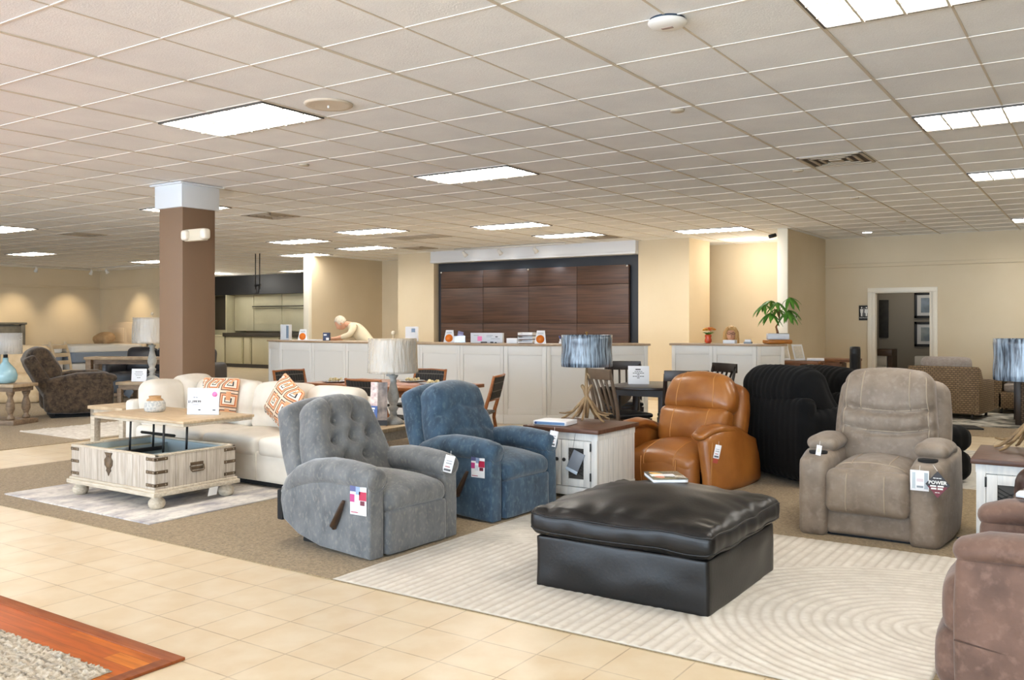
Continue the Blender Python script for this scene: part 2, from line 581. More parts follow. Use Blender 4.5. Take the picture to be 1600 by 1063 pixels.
for k, (i, j, lab) in enumerate(LIGHTS):
    p = (U0 + (i + 1) * T, V0 + (j + .5) * T, CE)
    lab = lab or 'fluorescent ceiling light outside the picture'
    if k == 0:
        lt.location = p; lt['label'] = lab
    else:
        dup(lt, p, 0, lab)

M_vent = mat('vent_metal', '#b9ac98', rough=.5, metal=.2)
M_ventd = mat('vent_dark', '#4a4036', rough=.7)
def vent(i, j, lab, m=M_vent, w=1):
    t = thing('ceiling_vent', lab, 'ceiling vent', (U0 + (i + .5) * T, V0 + (j + .5) * T, CE), 0, 'air vents in the ceiling')
    s = T / 2 - .012
    bm = B(); b2(bm, (-s, -s, -.004), (s, s, -.001)); obj('backing', bm, M_ventd, t)
    bm = B()
    for q in (s, s * .72, s * .46):
        for a, b, c, d in ((-q, -q, q, -q + .028), (-q, q - .028, q, q), (-q, -q, -q + .028, q), (q - .028, -q, q, q)):
            b2(bm, (a, b, -.014), (c, d, -.003), .003)
    b2(bm, (-s * .2, -s * .2, -.016), (s * .2, s * .2, -.003), .003)
    obj('slat', bm, m, t)
vent(2, 10, 'square tan metal air vent with stepped louvres in the right half of the ceiling')
vent(-11, 10, 'square air vent in the ceiling just right of the brown column')
vent(-19, 10, 'square air vent in the ceiling at far left, left of the brown column')
vent(-14, 19, 'dark square air vent near the beige pier beside the panelling')
vent(-7, 19, 'dark air vent beside the track lights, half behind a light')
t = thing('return_grille', 'pale grey slotted return air grille in the ceiling left of the panelling', 'ceiling grille', (U0 - 11 * T, V0 + 16.5 * T, CE))
for k in range(4):
    bm = B(); b2(bm, (-.6 + k * .3, -.29, -.008), (-.34 + k * .3, .29, -.001), .002); obj('panel', bm, mat('grille_grey', '#b9b6b2', rough=.6), t)

t = thing('access_point', 'round white wireless access point on the ceiling near the top edge', 'access point', (U0 + 2.97 * T, V0 + 3.07 * T, CE))
bm = B(); lathe(bm, [(0, -.045), (.05, -.044), (.085, -.036), (.1, -.022), (.1, -.014), (.09, -.010)]); obj('cover', bm, M_white, t)
bm = B(); lathe(bm, [(.085, -.012), (.09, 0), (.03, 0)]); obj('mount', bm, mat('mount_blue', '#33404f', rough=.5), t)
bm = B(); b2(bm, (-.03, -.012, -.047), (.03, .012, -.044)); obj('logo', bm, mat('logo_grey', '#a58e84', rough=.5), t)
t = thing('ceiling_speaker', 'round cream ceiling speaker disc beside the nearest light', 'ceiling speaker', (U0 - 1.5 * T, V0 + 3.55 * T, CE))
bm = B(); lathe(bm, [(0, -.012), (.13, -.011), (.16, -.016), (.172, -.008), (.172, 0)]); obj('grille', bm, mat('speaker_cream', '#d9cbb6', rough=.6, bump=.4, bscale=400), t)
bm = B(); cyl(bm, (0, 0, -.012), (0, 0, -.03), .008); obj('stud', bm, M_white, t)
M_spr = mat('sprinkler_cover', '#c9bda8', rough=.5)
for i, j, lab in ((1.75, 6.09, 'largest of the four small round sprinkler covers in the right half of the ceiling'), (1.72, 11.15, 'small round sprinkler cover just left of the right-hand air vent'), (1.72, 15.09, 'small round sprinkler cover between the air vent and the back wall'), (1.73, 20.03, 'farthest small round sprinkler cover, close to the back wall'), (-4.72, 6.16, 'small round sprinkler cover between the two long ceiling lights')):
    bm = B(); lathe(bm, [(0, -.014), (.05, -.013), (.055, 0)], n=20)
    tag(obj('sprinkler_cover', bm, M_spr, None, (U0 + i * T, V0 + j * T, CE)), lab, 'sprinkler cover', 'sprinkler covers in the ceiling')
t = thing('recessed_light', 'small round lit recessed downlight in front of the restroom wall', 'ceiling light', (U0 + .36 * T, V0 + 22.5 * T, CE))
bm = B(); lathe(bm, [(.07, -.004), (.1, -.012), (.11, 0)], n=24); obj('ring', bm, M_white, t)
bm = B(); lathe(bm, [(0, -.009), (.075, -.008), (.075, -.001)], n=24); obj('lamp', bm, M_glow, t)
t = thing('recessed_light', 'unseen recessed downlight added to light the reception alcove', 'ceiling light', (-5.6, 16.2, CE))  # unseen fitting added because the alcove was too dark
bm = B(); lathe(bm, [(.07, -.004), (.1, -.012), (.11, 0)], n=24); obj('ring', bm, M_white, t)
bm = B(); lathe(bm, [(0, -.009), (.075, -.008), (.075, -.001)], n=24); obj('lamp', bm, M_glow, t)
t = thing('security_camera', 'small black security camera at the top of the white wall end', 'camera', (-4.66, 14.73, 2.9))
bm = B(); cyl(bm, (.075, 0, .02), (.0, -.02, .0), .012); obj('bracket', bm, M_white, t)
bm = B(); tube(bm, [(-.06, -.07, -.02), (.03, .0, .01)], .032, 12); obj('body', bm, M_black, t)

def track(name, p0, p1, heads, lab, hl, aim, group, power=0, col=(1, .8, .55)):
    t = thing(name, lab, 'track light', (0, 0, 0))
    bm = B(); tube(bm, [p0, p1], .018, 4); obj('rail', bm, M_white, t)
    for q in heads:
        p = Vector(lerp(p0, p1, q))
        bm = B(); cyl(bm, p, p + Vector((0, 0, -.07)), .012)
        d = (Vector(aim(p)) - p).normalized()
        c = p + Vector((0, 0, -.09))
        tube(bm, [c - d * .05, c + d * .02, c + d * .07], [.03, .04, .05], 14)
        h = obj('spot_head', bm, M_white, t)
        bm = B(); tube(bm, [c + d * .0705, c + d * .072], .042, 14); obj('lamp', bm, M_glow if power else M_white, h)
        if power:
            L = bpy.data.lights.new('spot_lamp', 'SPOT'); L.energy = power; L.color = col; L.spot_size = math.radians(70); L.spot_blend = 1; L.shadow_soft_size = .04
            lo = bpy.data.objects.new('spot_lamp', L); COL.objects.link(lo); lo.location = c + d * .1
            lo.rotation_euler = d.to_track_quat('-Z', 'Y').to_euler()
track('track_light', (-11.45, 14.83, CE - .02), (-8.75, 14.83, CE - .02), (.1, .43, .745), 'white ceiling track with three small spot heads before the walnut panelling', '', lambda p: (p.x + .25, 15.5, 2.2), '', 14, (.7, .85, 1))
track('track_light', (-24.2, 8.0, CE - .02), (-24.2, 14.55, CE - .02), (.42, .58, .74, .98), 'white ceiling track with four spot heads along the far left wall', '', lambda p: (-25.3, p.y - .1, 1.25), '', 80)
track('track_light', (-24.0, 14.3, CE - .02), (-21.5, 14.3, CE - .02), (.3,), 'white ceiling track with a spot head over the white headboard', '', lambda p: (p.x, 15.35, 1.3), '', 80)

# emergency light on the column
t = thing('emergency_light', 'cream twin-head emergency light high on the brown column', 'emergency light', (-8.2, 6.13, 2.4))
bm = B(); b2(bm, (-.19, -.07, -.065), (.14, 0, .065), .012); obj('housing', bm, mat('ivory_plastic', '#dcd0b8', rough=.5), t)
for x in (-.15, .17):
    bm = B(); soft(bm, (x, -.07, 0), (.1, .09, .115), .03, n=6); obj('lamp_head', bm, mat('lens_plastic', '#efe6d4', rough=.2), t)
# restroom sign
t = thing('restroom_sign', 'black sign with white man and woman figures left of the doorway', 'sign', (-3.74, YD - .012, 1.63))
bm = B(); b2(bm, (-.09, -.008, -.135), (.09, .008, .135), .003); obj('plate', bm, M_black, t)
bm = B()
for x, dress in ((-.04, 0), (.04, 1)):
    ball(bm, (x, -.009, .095), (.014, .003, .014), u=10, v=6)
    prism(bm, [(x - .026, .07), (x + .026, .07), (x + (.032 if dress else .022), .005), (x + .016, -.005), (x + .014, -.06), (x - .014, -.06), (x - .016, -.005), (x - (.032 if dress else .022), .005)], 'y', -.0105, -.0085)
b2(bm, (-.002, -.0105, -.06), (.002, -.0085, .1))
obj('figures', bm, M_white, t)
text('lettering', 'RESTROOM', .03, M_white, t, (0, -.0095, -.09))
t = thing('thermostat', 'small white thermostat with a dark dial beside the potted plant', 'thermostat', (-4.418, 15.1, 1.56))
bm = B(); b2(bm, (-.01, -.07, -.06), (.02, .07, .06), .006); obj('housing', bm, M_white, t)
bm = B(); cyl(bm, (.02, 0, .005), (.026, 0, .005), .025); obj('dial', bm, M_black, t)
# inside the restroom
M_pict = mat('picture_mat', '#c9c7c2', rough=.4)
for z0, z1, c, lab in ((1.54, 2.05, '#7d8790', 'upper framed grey print seen through the doorway'), (.98, 1.47, '#8a8d80', 'lower framed print seen through the doorway')):
    t = thing('picture', lab, 'picture', (-2.95, 19.09, (z0 + z1) / 2), 0, 'framed prints in the restroom')
    h = (z1 - z0) / 2
    bm = B()
    for a, b, c1, d in ((-.29, -h, .29, -h + .05), (-.29, h - .05, .29, h), (-.29, -h, -.24, h), (.24, -h, .29, h)):
        b2(bm, (a, -.03, b), (c1, 0, d), .004)
    obj('frame', bm, M_black, t)
    bm = B(); b2(bm, (-.25, -.012, -h + .03), (.25, 0, h - .03)); obj('mount', bm, M_pict, t)
    bm = B(); b2(bm, (-.17, -.016, -h + .11), (.17, -.011, h - .11)); obj('print', bm, mat('print' + str(z0), c, '#4e5654', scale=5, rough=.3), t)
t = thing('dark_picture', 'tall dark picture at the left inside the doorway', 'picture', (-3.78, 19.09, 1.53))
bm = B(); b2(bm, (-.12, -.03, -.38), (.06, 0, .38), .005); obj('canvas', bm, mat('dark_canvas', '#1d1b17', '#2c2a22', scale=12), t)
t = thing('vanity', 'white drawer vanity with brown top inside the doorway', 'cabinet', (-3.72, 18.9, 0))
bm = B(); b2(bm, (-.17, -.3, 0), (.06, .18, .8)); obj('body', bm, mat('vanity_white', '#cfcac0', rough=.5), t)
for k in range(4):
    bm = B(); b2(bm, (-.16, -.312, .06 + k * .185), (.05, -.298, .23 + k * .185), .004); obj('drawer', bm, mat('vanity_white', ''), t)
bm = B(); b2(bm, (-.17, -.33, .8), (.16, .18, .93), .006); b2(bm, (.08, -.3, 0), (.16, .18, .8)); obj('top', bm, mat('vanity_top', '#54402f', rough=.4), t)
t = thing('toilet', 'white toilet tank at the right inside the doorway', 'toilet', (-2.98, 18.85, 0))
bm = B(); b2(bm, (-.22, -.02, .42), (.22, .2, .8), .02); obj('tank', bm, mat('porcelain', '#dedcd6', rough=.2), t)
bm = B(); lathe(bm, [(.13, 0), (.12, .2), (.2, .38), (.21, .42)], (0, -.28, 0), sy=1.3); obj('bowl', bm, mat('porcelain', ''), t)

# kitchen display far back
M_kit = mat('kitchen_olive', '#bfba9e', '#b8b397', scale=2, rough=.6)
M_kitd = mat('kitchen_dark', '#3b352b', rough=.5)
bm = B(); b2(bm, (-28, 19.35, 2.38), (-15.4, 20.2, CE)); struct('wall_kitchen_soffit', bm, M_black)
t = thing('wall_cabinet_run', 'olive wall panels under the black soffit of the far kitchen display', 'kitchen wall', (0, 19.6, 0))
for a, b in ((-24.4, -23.45), (-23.43, -22.1), (-22.08, -20.8), (-20.78, -19.4)):
    bm = B(); b2(bm, (a, -.0, 1.18), (b, .5, 2.38), .006)
    b2(bm, (a + .04, -.004, 1.4), (b - .04, .02, 1.415))
    obj('panel', bm, M_kit, t)
bm = B(); tube(bm, [(-23.4, -.09, 1.98), (-19.4, -.09, 1.98)], .02, 10); tube(bm, [(-23.4, -.09, 1.92), (-19.4, -.09, 1.92)], .008, 8); obj('hanging_rail', bm, M_kitd, t)
t = thing('tall_cabinet', 'tall olive cabinet with a dark open recess beside the brown column', 'cabinet', (-25.2, 19.3, 0))
bm = B(); b2(bm, (-.9, 0, 0), (-.35, .8, 2.37), .006); b2(bm, (-.35, .4, .1), (.72, .8, 2.37)); b2(bm, (-.35, -.2, .1), (.9, .4, 1.0), .006); b2(bm, (-.36, -.22, 1.0), (.9, .4, 1.06), .004); b2(bm, (.7, 0, 1.06), (.76, .8, 2.37)); obj('body', bm, M_kit, t)
bm = B(); b2(bm, (-.34, .39, 1.21), (.7, .402, 2.36)); obj('recess', bm, M_kitd, t)
t = thing('base_cabinet_run', 'olive base cabinets with dark worktop in the far kitchen display', 'cabinet', (0, 19.05, 0))
for a, b in ((-24.2, -23.35), (-23.3, -22.95), (-22.9, -21.6), (-21.55, -20.2)):
    bm = B(); b2(bm, (a, .02, .12), (b, .54, 1.0), .006); obj('body', bm, M_kit, t)
    bm = B(); b2(bm, (a + .03, 0, .2), (b - .03, .025, .97), .006); obj('door', bm, M_kit, t)
bm = B(); b2(bm, (-24.3, .05, 0), (-20.1, .54, .12)); obj('plinth', bm, M_kitd, t)
bm = B(); b2(bm, (-24.3, -.03, 1.0), (-20.1, .54, 1.12), .006); obj('worktop', bm, M_kitd, t)
t = thing('ceiling_hook', 'black twin rod hook hanging from the ceiling before the kitchen', 'hook', (-15.9, 13.4, 0))
for x in (-.07, .07):
    bm = B(); tube(bm, [(x, 0, CE), (x, 0, 2.2)], .012, 8); obj('rod', bm, M_black, t)
bm = B(); b2(bm, (-.1, -.015, 2.27), (.1, .015, 2.31)); obj('crossbar', bm, M_black, t)
for x in (-.035, .035):
    bm = B(); tube(bm, [(x, 0, 2.27), (x, 0, 2.15), (x - .015, 0, 2.11), (x - .04, 0, 2.12)], .012, 8); obj('hook', bm, M_black, t)
# ================================================================== upholstered furniture
M_gray = mat('grey_velvet', '#595b5d', '#767777', scale=7, detail=8, lo=.3, hi=.7, rough=.85, sheen=.5, bump=.25, bscale=140, bdist=.004, c3='#918f86', scale3=38, stretch=(1.4, 1.4, .8))
M_blue = mat('blue_velvet', '#283b4d', '#425d74', scale=7, detail=8, lo=.3, hi=.7, rough=.85, sheen=.45, bump=.25, bscale=140, bdist=.004, c3='#667e8a', scale3=34, stretch=(1.4, 1.4, .8))
M_tan = mat('tan_leather', '#8a4f1e', '#b27234', scale=3.4, detail=7, lo=.3, hi=.72, rough=.34, bump=.12, bscale=90, bdist=.004, coat=.15)
M_tanseam = mat('tan_thread', '#c58a4c', rough=.6)
M_taupe = mat('taupe_suede', '#776859', '#8f8070', scale=9, detail=8, lo=.3, hi=.7, rough=.62, bump=.2, bscale=70, bdist=.004, c3='#9a8d80', scale3=26, sheen=.15)
M_tpseam = mat('taupe_thread', '#a3937f', rough=.7)
M_blk = mat('black_leather', '#0c0b0a', '#141110', scale=6, detail=6, rough=.37, bump=.14, bscale=60, bdist=.004, spec=.42)
M_brn = mat('brown_suede', '#523c31', '#705446', scale=8, detail=8, lo=.3, hi=.7, rough=.75, bump=.25, bscale=60, bdist=.005, c3='#86695a', scale3=24, sheen=.2)
M_dkl = mat('espresso_leather', '#2a1b16', '#46302a', scale=8, rough=.33, bump=.2, bscale=30, coat=.2)
M_fur = mat('black_plush', '#020202', '#0a0a0b', scale=9, detail=6, lo=.35, hi=.75, rough=.9, spec=.25, sheen=.03, bump=.5, bscale=120, bdist=.006)
M_brfur = mat('mottled_brown_chenille', '#2c2117', '#574634', scale=14, detail=9, lo=.35, hi=.66, rough=.9, bump=.4, bscale=120, c3='#6d5a45', scale3=40, sheen=.3)
M_cream = mat('cream_fabric', '#d8cfc0', '#e2dacd', scale=5, rough=.9, bump=.15, bscale=260, bdist=.003)
M_lever = mat('walnut_lever', '#3a2a1e', '#4c3829', scale=12, rough=.4)
M_hidden = mat('dust_cover', '#1a1918', rough=.9)

def sm(x, a, b):
    t = max(0, min(1, (x - a) / (b - a)))
    return t * t * (3 - 2 * t)
def seg_d(px, pz, a, b):
    vx, vz = b[0] - a[0], b[1] - a[1]
    L = vx * vx + vz * vz
    t = max(0, min(1, ((px - a[0]) * vx + (pz - a[1]) * vz) / L)) if L else 0
    return math.hypot(px - a[0] - t * vx, pz - a[1] - t * vz)

def rolled_recliner(name, lab, m, loc, rz, tuft):
    t = thing(name, lab, 'recliner', loc, rz)
    # seat box: footrest board and cushion between the arms
    bm = B(); soft(bm, (0, -.395, .145), (.56, .12, .27), .02, n=10, wr=.003, wscale=9); obj('footrest', bm, m, t)
    bm = B()
    def fs(v, u):
        v.z -= .035 * (v.x / .285) ** 2 * (.6 + .4 * v.z / .09)
        if v.y < 0: v.z += -.02 * sm(-v.y, .15, .36) * (.25 + .75 * v.z / .09)
        return v
    soft(bm, (0, -.09, .352), (.57, .74, .185), .07, (0, .012, .035), 22, None, fs, wr=.006, wscale=5); obj('seat', bm, m, t)
    # arms: side panel, padded roll on top
    prof = [(-.43, .008), (-.405, .008), (.02, .03), (.22, .08), (.36, .16), (.39, .28), (.38, .37), (.26, .45), (0, .49), (-.25, .475), (-.405, .46), (-.425, .44), (-.43, .25)]
    for s in (-1, 1):
        bm = B(); prism(bm, prof, 'x', s * .29, s * .42, .02, 4)
        a = obj('arm', bm, m, t, ang=50)
        bm = B()
        pts = [(s * .345, -.44, .475), (s * .345, -.432, .477), (s * .347, -.41, .48), (s * .35, -.33, .492), (s * .352, -.2, .502), (s * .352, -.05, .505), (s * .352, .1, .485), (s * .352, .22, .445), (s * .35, .31, .39), (s * .35, .37, .32), (s * .35, .39, .28)]
        tube(bm, pts, [.05, .066, .077, .083, .086, .087, .086, .08, .07, .055, .03], 24, flat=1.16, up=(0, 0, 1)); obj('arm_pad', bm, m, a, ang=70)
        bm = B()
        rp = [(s * .347 + .082 * math.cos(q), -.424, .478 + .07 * math.sin(q)) for q in [PI * 2 * k / 24 for k in range(25)]]
        tube(bm, rp, .0045, 6); obj('piping', bm, m, a)
    # back: outer shell and front cushion, leaning
    tilt = -.36
    bm = B()
    def fo(v, u):
        k = sm(v.z, -.1, .34); v.x *= 1 - .1 * k
        v.z -= .06 * (v.x / .36) ** 2 * sm(v.z, .1, .34)
        return v
    soft(bm, (0, .38, .60), (.76, .14, .68), .05, (0, .03, 0), 18, (tilt, 0, 0), fo, wr=.003); obj('back_shell', bm, m, t)
    bm = B()
    if tuft:
        rows = [(-.115, .13), (.075, .14), (-.155, .0), (.0, .01), (.16, .02), (-.085, -.13), (.09, -.12)]
        creases = [(rows[0], (-.13, .33)), (rows[1], (.075, .33)), (rows[0], rows[3]), (rows[1], rows[3]), (rows[1], rows[4]), (rows[2], rows[0]), (rows[3], rows[5]), (rows[3], rows[6]), (rows[2], rows[5]), (rows[4], rows[6]), (rows[5], (-.04, -.33)), (rows[6], (.13, -.33))]
    def fb(v, u):
        k = sm(v.z, -.16, .33)
        v.x *= 1 - .22 * k
        v.x *= 1 - .06 * sm(-v.z, .18, .34)
        v.z -= .07 * (v.x / .3) ** 2 * sm(v.z, .05, .33)
        if v.y < 0:
            if tuft:
                d = 0
                for bx, bz in rows:
                    r = math.hypot(v.x - bx, v.z - bz)
                    d = max(d, .062 * math.exp(-(r / .042) ** 2) + .016 * math.exp(-(r / .10) ** 2))
                for q in creases:
                    d = max(d, (.032 if abs(q[1][1]) > .3 and q[1][1] > 0 else .017) * math.exp(-(seg_d(v.x, v.z, *q) / .018) ** 2))
                v.y += d
            else:
                for zc, w, dp in ((.10, .02, .022), (-.07, .022, .022), (-.2, .03, .02)):
                    zz = zc - .05 * (v.x / .3) ** 2 + .012 * math.sin(v.x * 21 + zc * 30)
                    v.y += dp * math.exp(-((v.z - zz) / w) ** 2)
                v.y -= .022 * math.exp(-((v.z - .2) / .09) ** 2)
        return v
    soft(bm, (0, .235, .635), (.72, .20, .66), .085, (0, .035, 0), (44, 10, 44), (tilt, 0, 0), fb, wr=.005, wscale=7); obj('backrest', bm, m, t, ang=75)
    if tuft:
        for bx, bz in rows:
            p = Euler((tilt, 0, 0)).to_matrix() @ Vector((bx * (1 - .2 * sm(bz, -.16, .33)), -.068, bz)) + Vector((0, .235, .635))
            bm = B(); ball(bm, p, (.012, .008, .012), u=10, v=8); obj('button', bm, m, t)
    # lever on the side towards the camera, and the base it stands on
    bm = B()
    tube(bm, [(-.425, -.13, .17), (-.44, -.14, .185), (-.445, -.18, .25), (-.445, -.225, .335), (-.445, -.235, .352)], [.016, .027, .023, .016, .012], 10, flat=.45, up=(0, -1, 1)); cyl(bm, (-.41, -.13, .175), (-.435, -.13, .175), .018)
    obj('lever', bm, M_lever, t)
    bm = B(); b2(bm, (-.30, -.33, 0), (.30, .30, .03), .006); b2(bm, (-.26, -.28, .02), (.26, .34, .2)); b2(bm, (-.39, .40, .14), (.39, .455, .34), .01); obj('base', bm, M_hidden, t)
    return t
G = rolled_recliner('tufted_recliner', 'grey velvet recliner with button tufted back and rolled arms at the rug corner', M_gray, (-4.13, 4.41, .006), PI / 2 - .03, True)
BLU = rolled_recliner('recliner', 'dark blue velvet recliner with smooth pillow back, behind the grey one', M_blue, (-4.11, 5.66, .006), PI / 2 - .04, False)
BLU.scale = (1.02, 1.02, 1.03)

def tan_chair():
    t = thing('leather_recliner', 'glossy caramel brown leather recliner behind the black ottoman', 'recliner', (-3.22, 7.66, .006), -.12)
    m = M_tan
    bm = B()
    def fs(v, u):
        if v.y < 0: v.z -= .03 * sm(-v.y, .1, .36)
        v.z -= .02 * (v.x / .36) ** 2
        return v
    ev = soft(bm, (0, -.12, .265), (.70, .74, .19), .085, (0, .02, .045), 20, None, fs, wr=.006, wscale=5); s = obj('seat', bm, m, t, ang=70)
    bm = B(); soft(bm, (0, -.42, .155), (.69, .13, .28), .05, (0, .03, 0), 14, wr=.006); obj('footrest', bm, m, t)
    bm = B()
    for x in (-.42, .42):
        seam(bm, ev, [(x, -.2 + .0 * k, 1) for k in (0, 1)] + [(x, -.2 - .8 * k / 10, 1) for k in range(1, 11)] + [(x, -1, 1 - 2 * k / 10) for k in range(1, 10)], .004)
    tube(bm, [(-.175, -.51, .27), (-.175, -.517, .17), (-.175, -.50, .05)], .004, 6); tube(bm, [(.175, -.51, .27), (.175, -.517, .17), (.175, -.50, .05)], .004, 6)
    obj('seam', bm, M_tanseam, s)
    for sd in (-1, 1):
        bm = B()
        def fa(v, u):
            # sweep the arm up towards the back in a curve and flare it at the bottom
            v.x += sd * (.05 * sm(.25 - v.z, 0, .5) + .05 * math.sin(max(0, min(1, (v.y + .5))) * PI))
            if v.z > 0:
                v.z *= 1 - .45 * sm(v.y, .0, .46) - .12 * sm(-v.y, .34, .47)
            return v
        soft(bm, (sd * .395, -.0, .255), (.125, .94, .51), .055, (.02, 0, .02), 18, None, fa, wr=.004); a = obj('arm', bm, m, t, ang=70)
        bm = B()
        pts = [(sd * .375, -.475, .48), (sd * .385, -.36, .52), (sd * .40, -.2, .525), (sd * .415, -.05, .50), (sd * .43, .12, .43), (sd * .435, .28, .34), (sd * .42, .42, .22)]
        tube(bm, pts, [.035, .045, .045, .042, .038, .033, .02], 16, flat=2.0, round_end=True); obj('arm_pad', bm, m, a, ang=70)
        bm = B(); tube(bm, [(sd * .485, -.46, .05), (sd * .487, -.45, .26), (sd * .475, -.42, .42), (sd * .46, -.38, .48)], .004, 6); tube(bm, [(sd * .50, -.3, .03), (sd * .508, -.26, .18), (sd * .502, -.14, .29), (sd * .50, .1, .33), (sd * .49, .3, .28)], .004, 6); obj('seam', bm, M_tanseam, a)
    tilt = -.30
    Mr = Euler((tilt, 0, 0)).to_matrix()
    bm = B()
    def fh(v, u):
        v.x *= 1 - .14 * sm(v.z, -.05, .2)
        v.z -= .05 * (v.x / .3) ** 2 * sm(v.z, -.02, .19)
        return v
    ev = soft(bm, (0, .28, .785), (.72, .22, .39), .09, (0, .05, .01), 20, (tilt, 0, 0), fh, wr=.006); h = obj('headrest', bm, m, t, ang=75)
    bm = B()
    for x in (-.52, .52):
        seam(bm, ev, [(x, -1, -.9 + 1.9 * k / 10) for k in range(10)] + [(x, -1 + 1.6 * k / 6, 1) for k in range(7)], .004)
    obj('seam', bm, M_tanseam, h)
    bm = B()
    def fl(v, u):
        v.x *= 1 + .02 * sm(v.z, -.1, .15); v.x *= 1 - .05 * sm(-v.z, .05, .17); return v
    ev = soft(bm, (0, .13, .48), (.70, .2, .36), .07, (0, .05, 0), 20, (tilt, 0, 0), fl, wr=.008, wscale=6); l = obj('backrest', bm, m, t, ang=75)
    bm = B()
    for x in (-.5, .5):
        seam(bm, ev, [(x, -1, -1 + 2 * k / 12) for k in range(13)], .004)
    obj('seam', bm, M_tanseam, l)
    bm = B()
    def fw(v, u):
        v.x *= 1 - .08 * sm(v.z, 0, .35); v.z -= .1 * (v.x / .4) ** 2 * sm(v.z, .1, .36); return v
    soft(bm, (0, .40, .55), (.80, .17, .74), .07, (0, .03, 0), 18, (tilt, 0, 0), fw, wr=.003); obj('back_shell', bm, m, t, ang=70)
    bm = B(); b2(bm, (-.33, -.36, 0), (.33, .36, .06), .01); b2(bm, (-.29, -.2, .05), (.29, .4, .3)); obj('base', bm, M_hidden, t)
    return t
TAN = tan_chair()

def taupe_chair():
    t = thing('power_recliner', 'taupe suede power recliner with padded box arms, on the carpet beyond the cream rug', 'recliner', (-1.345, 6.70, .006), 0)
    m = M_taupe
    bm = B()
    def fs(v, u):
        k = max(0, min(1, .5 + v.z / .26))
        if v.y < 0: v.z -= .035 * sm(-v.y, .2, .4) * k
        v.z -= .015 * (v.x / .27) ** 2 * k
        return v
    ev = soft(bm, (0, -.14, .36), (.53, .78, .26), .1, (0, .02, .035), 22, None, fs, wr=.005, wscale=4)
    s = obj('seat', bm, m, t, ang=70)
    ev2 = None
    bm = B(); ev2 = soft(bm, (0, -.475, .315), (.53, .14, .30), .06, (0, .03, 0), 16, wr=.005, wscale=5); f = obj('footrest', bm, m, t, ang=70)
    bm = B()
    for x in (-.45, .45):
        seam(bm, ev2, [(x, -1, -.9 + 1.8 * k / 10) for k in range(11)], .0046)
        seam(bm, ev, [(x, .2 - .9 * k / 10, 1) for k in range(11)], .0046)
    seam(bm, ev, [(-.9 + 1.8 * k / 14, -.66, 1) for k in range(15)], .0046)
    obj('seam', bm, M_tpseam, s)
    bm = B(); soft(bm, (0, -.42, .10), (.55, .1, .17), .03, n=10, wr=.003); obj('front_rail', bm, m, t)
    for sd in (-1, 1):
        bm = B()
        def fa(v, u):
            if v.z > 0: v.z *= 1 - .13 * sm(-v.y, .2, .5) 
            v.x += sd * .035 * math.sin(max(0, min(1, v.y + .5)) * PI) * max(0, min(1, .5 + v.x * sd / .18))
            return v
        soft(bm, (sd * .35, -.02, .275), (.185, 1.0, .57), .05, (.015, .01, .0), 18, None, fa, wr=.004); a = obj('arm', bm, m, t, ang=70)
        bm = B()
        def fp(v, u):
            v.z -= .025 * sm(v.y, .0, .3); return v
        soft(bm, (sd * .352, -.03, .59), (.2, .52, .095), .05, (.008, .01, .022), 16, None, fp, wr=.006, wscale=8); obj('arm_pad', bm, m, a, ang=70)
        bm = B(); tube(bm, [(sd * .35, -.36, .536), (sd * .35, -.36, .552)], [.062, .062], 20); tube(bm, [(sd * .35, -.36, .5525), (sd * .35, -.36, .553)], [.045, .045], 20); obj('cup_holder', bm, M_hidden, a)
    tilt = -.22
    bm = B()
    def fb(v, u):
        v.x *= 1 - .1 * sm(v.z, -.1, .38) - .03 * sm(-v.z, .2, .38)
        v.z -= .035 * (v.x / .33) ** 2 * sm(v.z, .15, .38)
        if v.y < 0:
            for zc, sag, w, dp in ((.10, .055, .02, .045), (-.045, .06, .018, .04)):
                zz = zc - sag * (1 - (v.x / .33) ** 2)
                v.y += dp * math.exp(-((v.z - zz) / w) ** 2)
            v.y -= .03 * math.exp(-((v.z - .2) / .1) ** 2) + .022 * math.exp(-((v.z - .0) / .05) ** 2)
            g = math.exp(-((v.z - .01) / .06) ** 2)
            v.y += .011 * g * math.sin(v.x * 55 + 1.3 * math.sin(v.x * 19))
            e = sm(abs(v.x), .2, .3)
            v.y += .01 * e * math.sin((v.z + .7 * abs(v.x)) * 75) * math.exp(-((v.z + .05) / .16) ** 2)
        return v
    ev = soft(bm, (0, .20, .73), (.66, .24, .76), .09, (0, .04, .01), (40, 10, 48), (tilt, 0, 0), fb, wr=.005, wscale=6); b = obj('backrest', bm, m, t, ang=75)
    bm = B()
    import bisect
    def upar(z):   # cube parameter whose local height is about z
        return z / .38
    for x in (-.52, .52):
        seam(bm, ev, [(x, -1, .18 + .8 * k / 12) for k in range(13)], .0046)
    for zc, sag in ((.10, .055), (-.045, .06)):
        seam(bm, ev, [(q, -1.0, upar(zc + .012 - sag * (1 - (q * .92) ** 2))) for q in [-.92 + 1.84 * k / 24 for k in range(25)]], .0048)
    for x in (-.9, .9):
        seam(bm, ev, [(x, -1, -.5 + 1.4 * k / 20) for k in range(21)], .0046)
    obj('seam', bm, M_tpseam, b)
    bm = B()
    def fw(v, u):
        v.x *= 1 - .06 * sm(v.z, 0, .38); v.z -= .05 * (v.x / .4) ** 2 * sm(v.z, .2, .38); return v
    soft(bm, (0, .34, .67), (.80, .17, .76), .08, (0, .03, 0), 18, (tilt, 0, 0), fw, wr=.003); obj('back_shell', bm, m, t, ang=70)
    bm = B(); b2(bm, (-.27, -.44, 0), (.27, -.38, .045), .006); b2(bm, (-.33, -.36, 0), (.33, .42, .06)); b2(bm, (-.26, -.25, .05), (.26, .4, .3)); obj('base', bm, mat('base_metal', '#22272d', rough=.4), t)
    return t
TAU = taupe_chair()

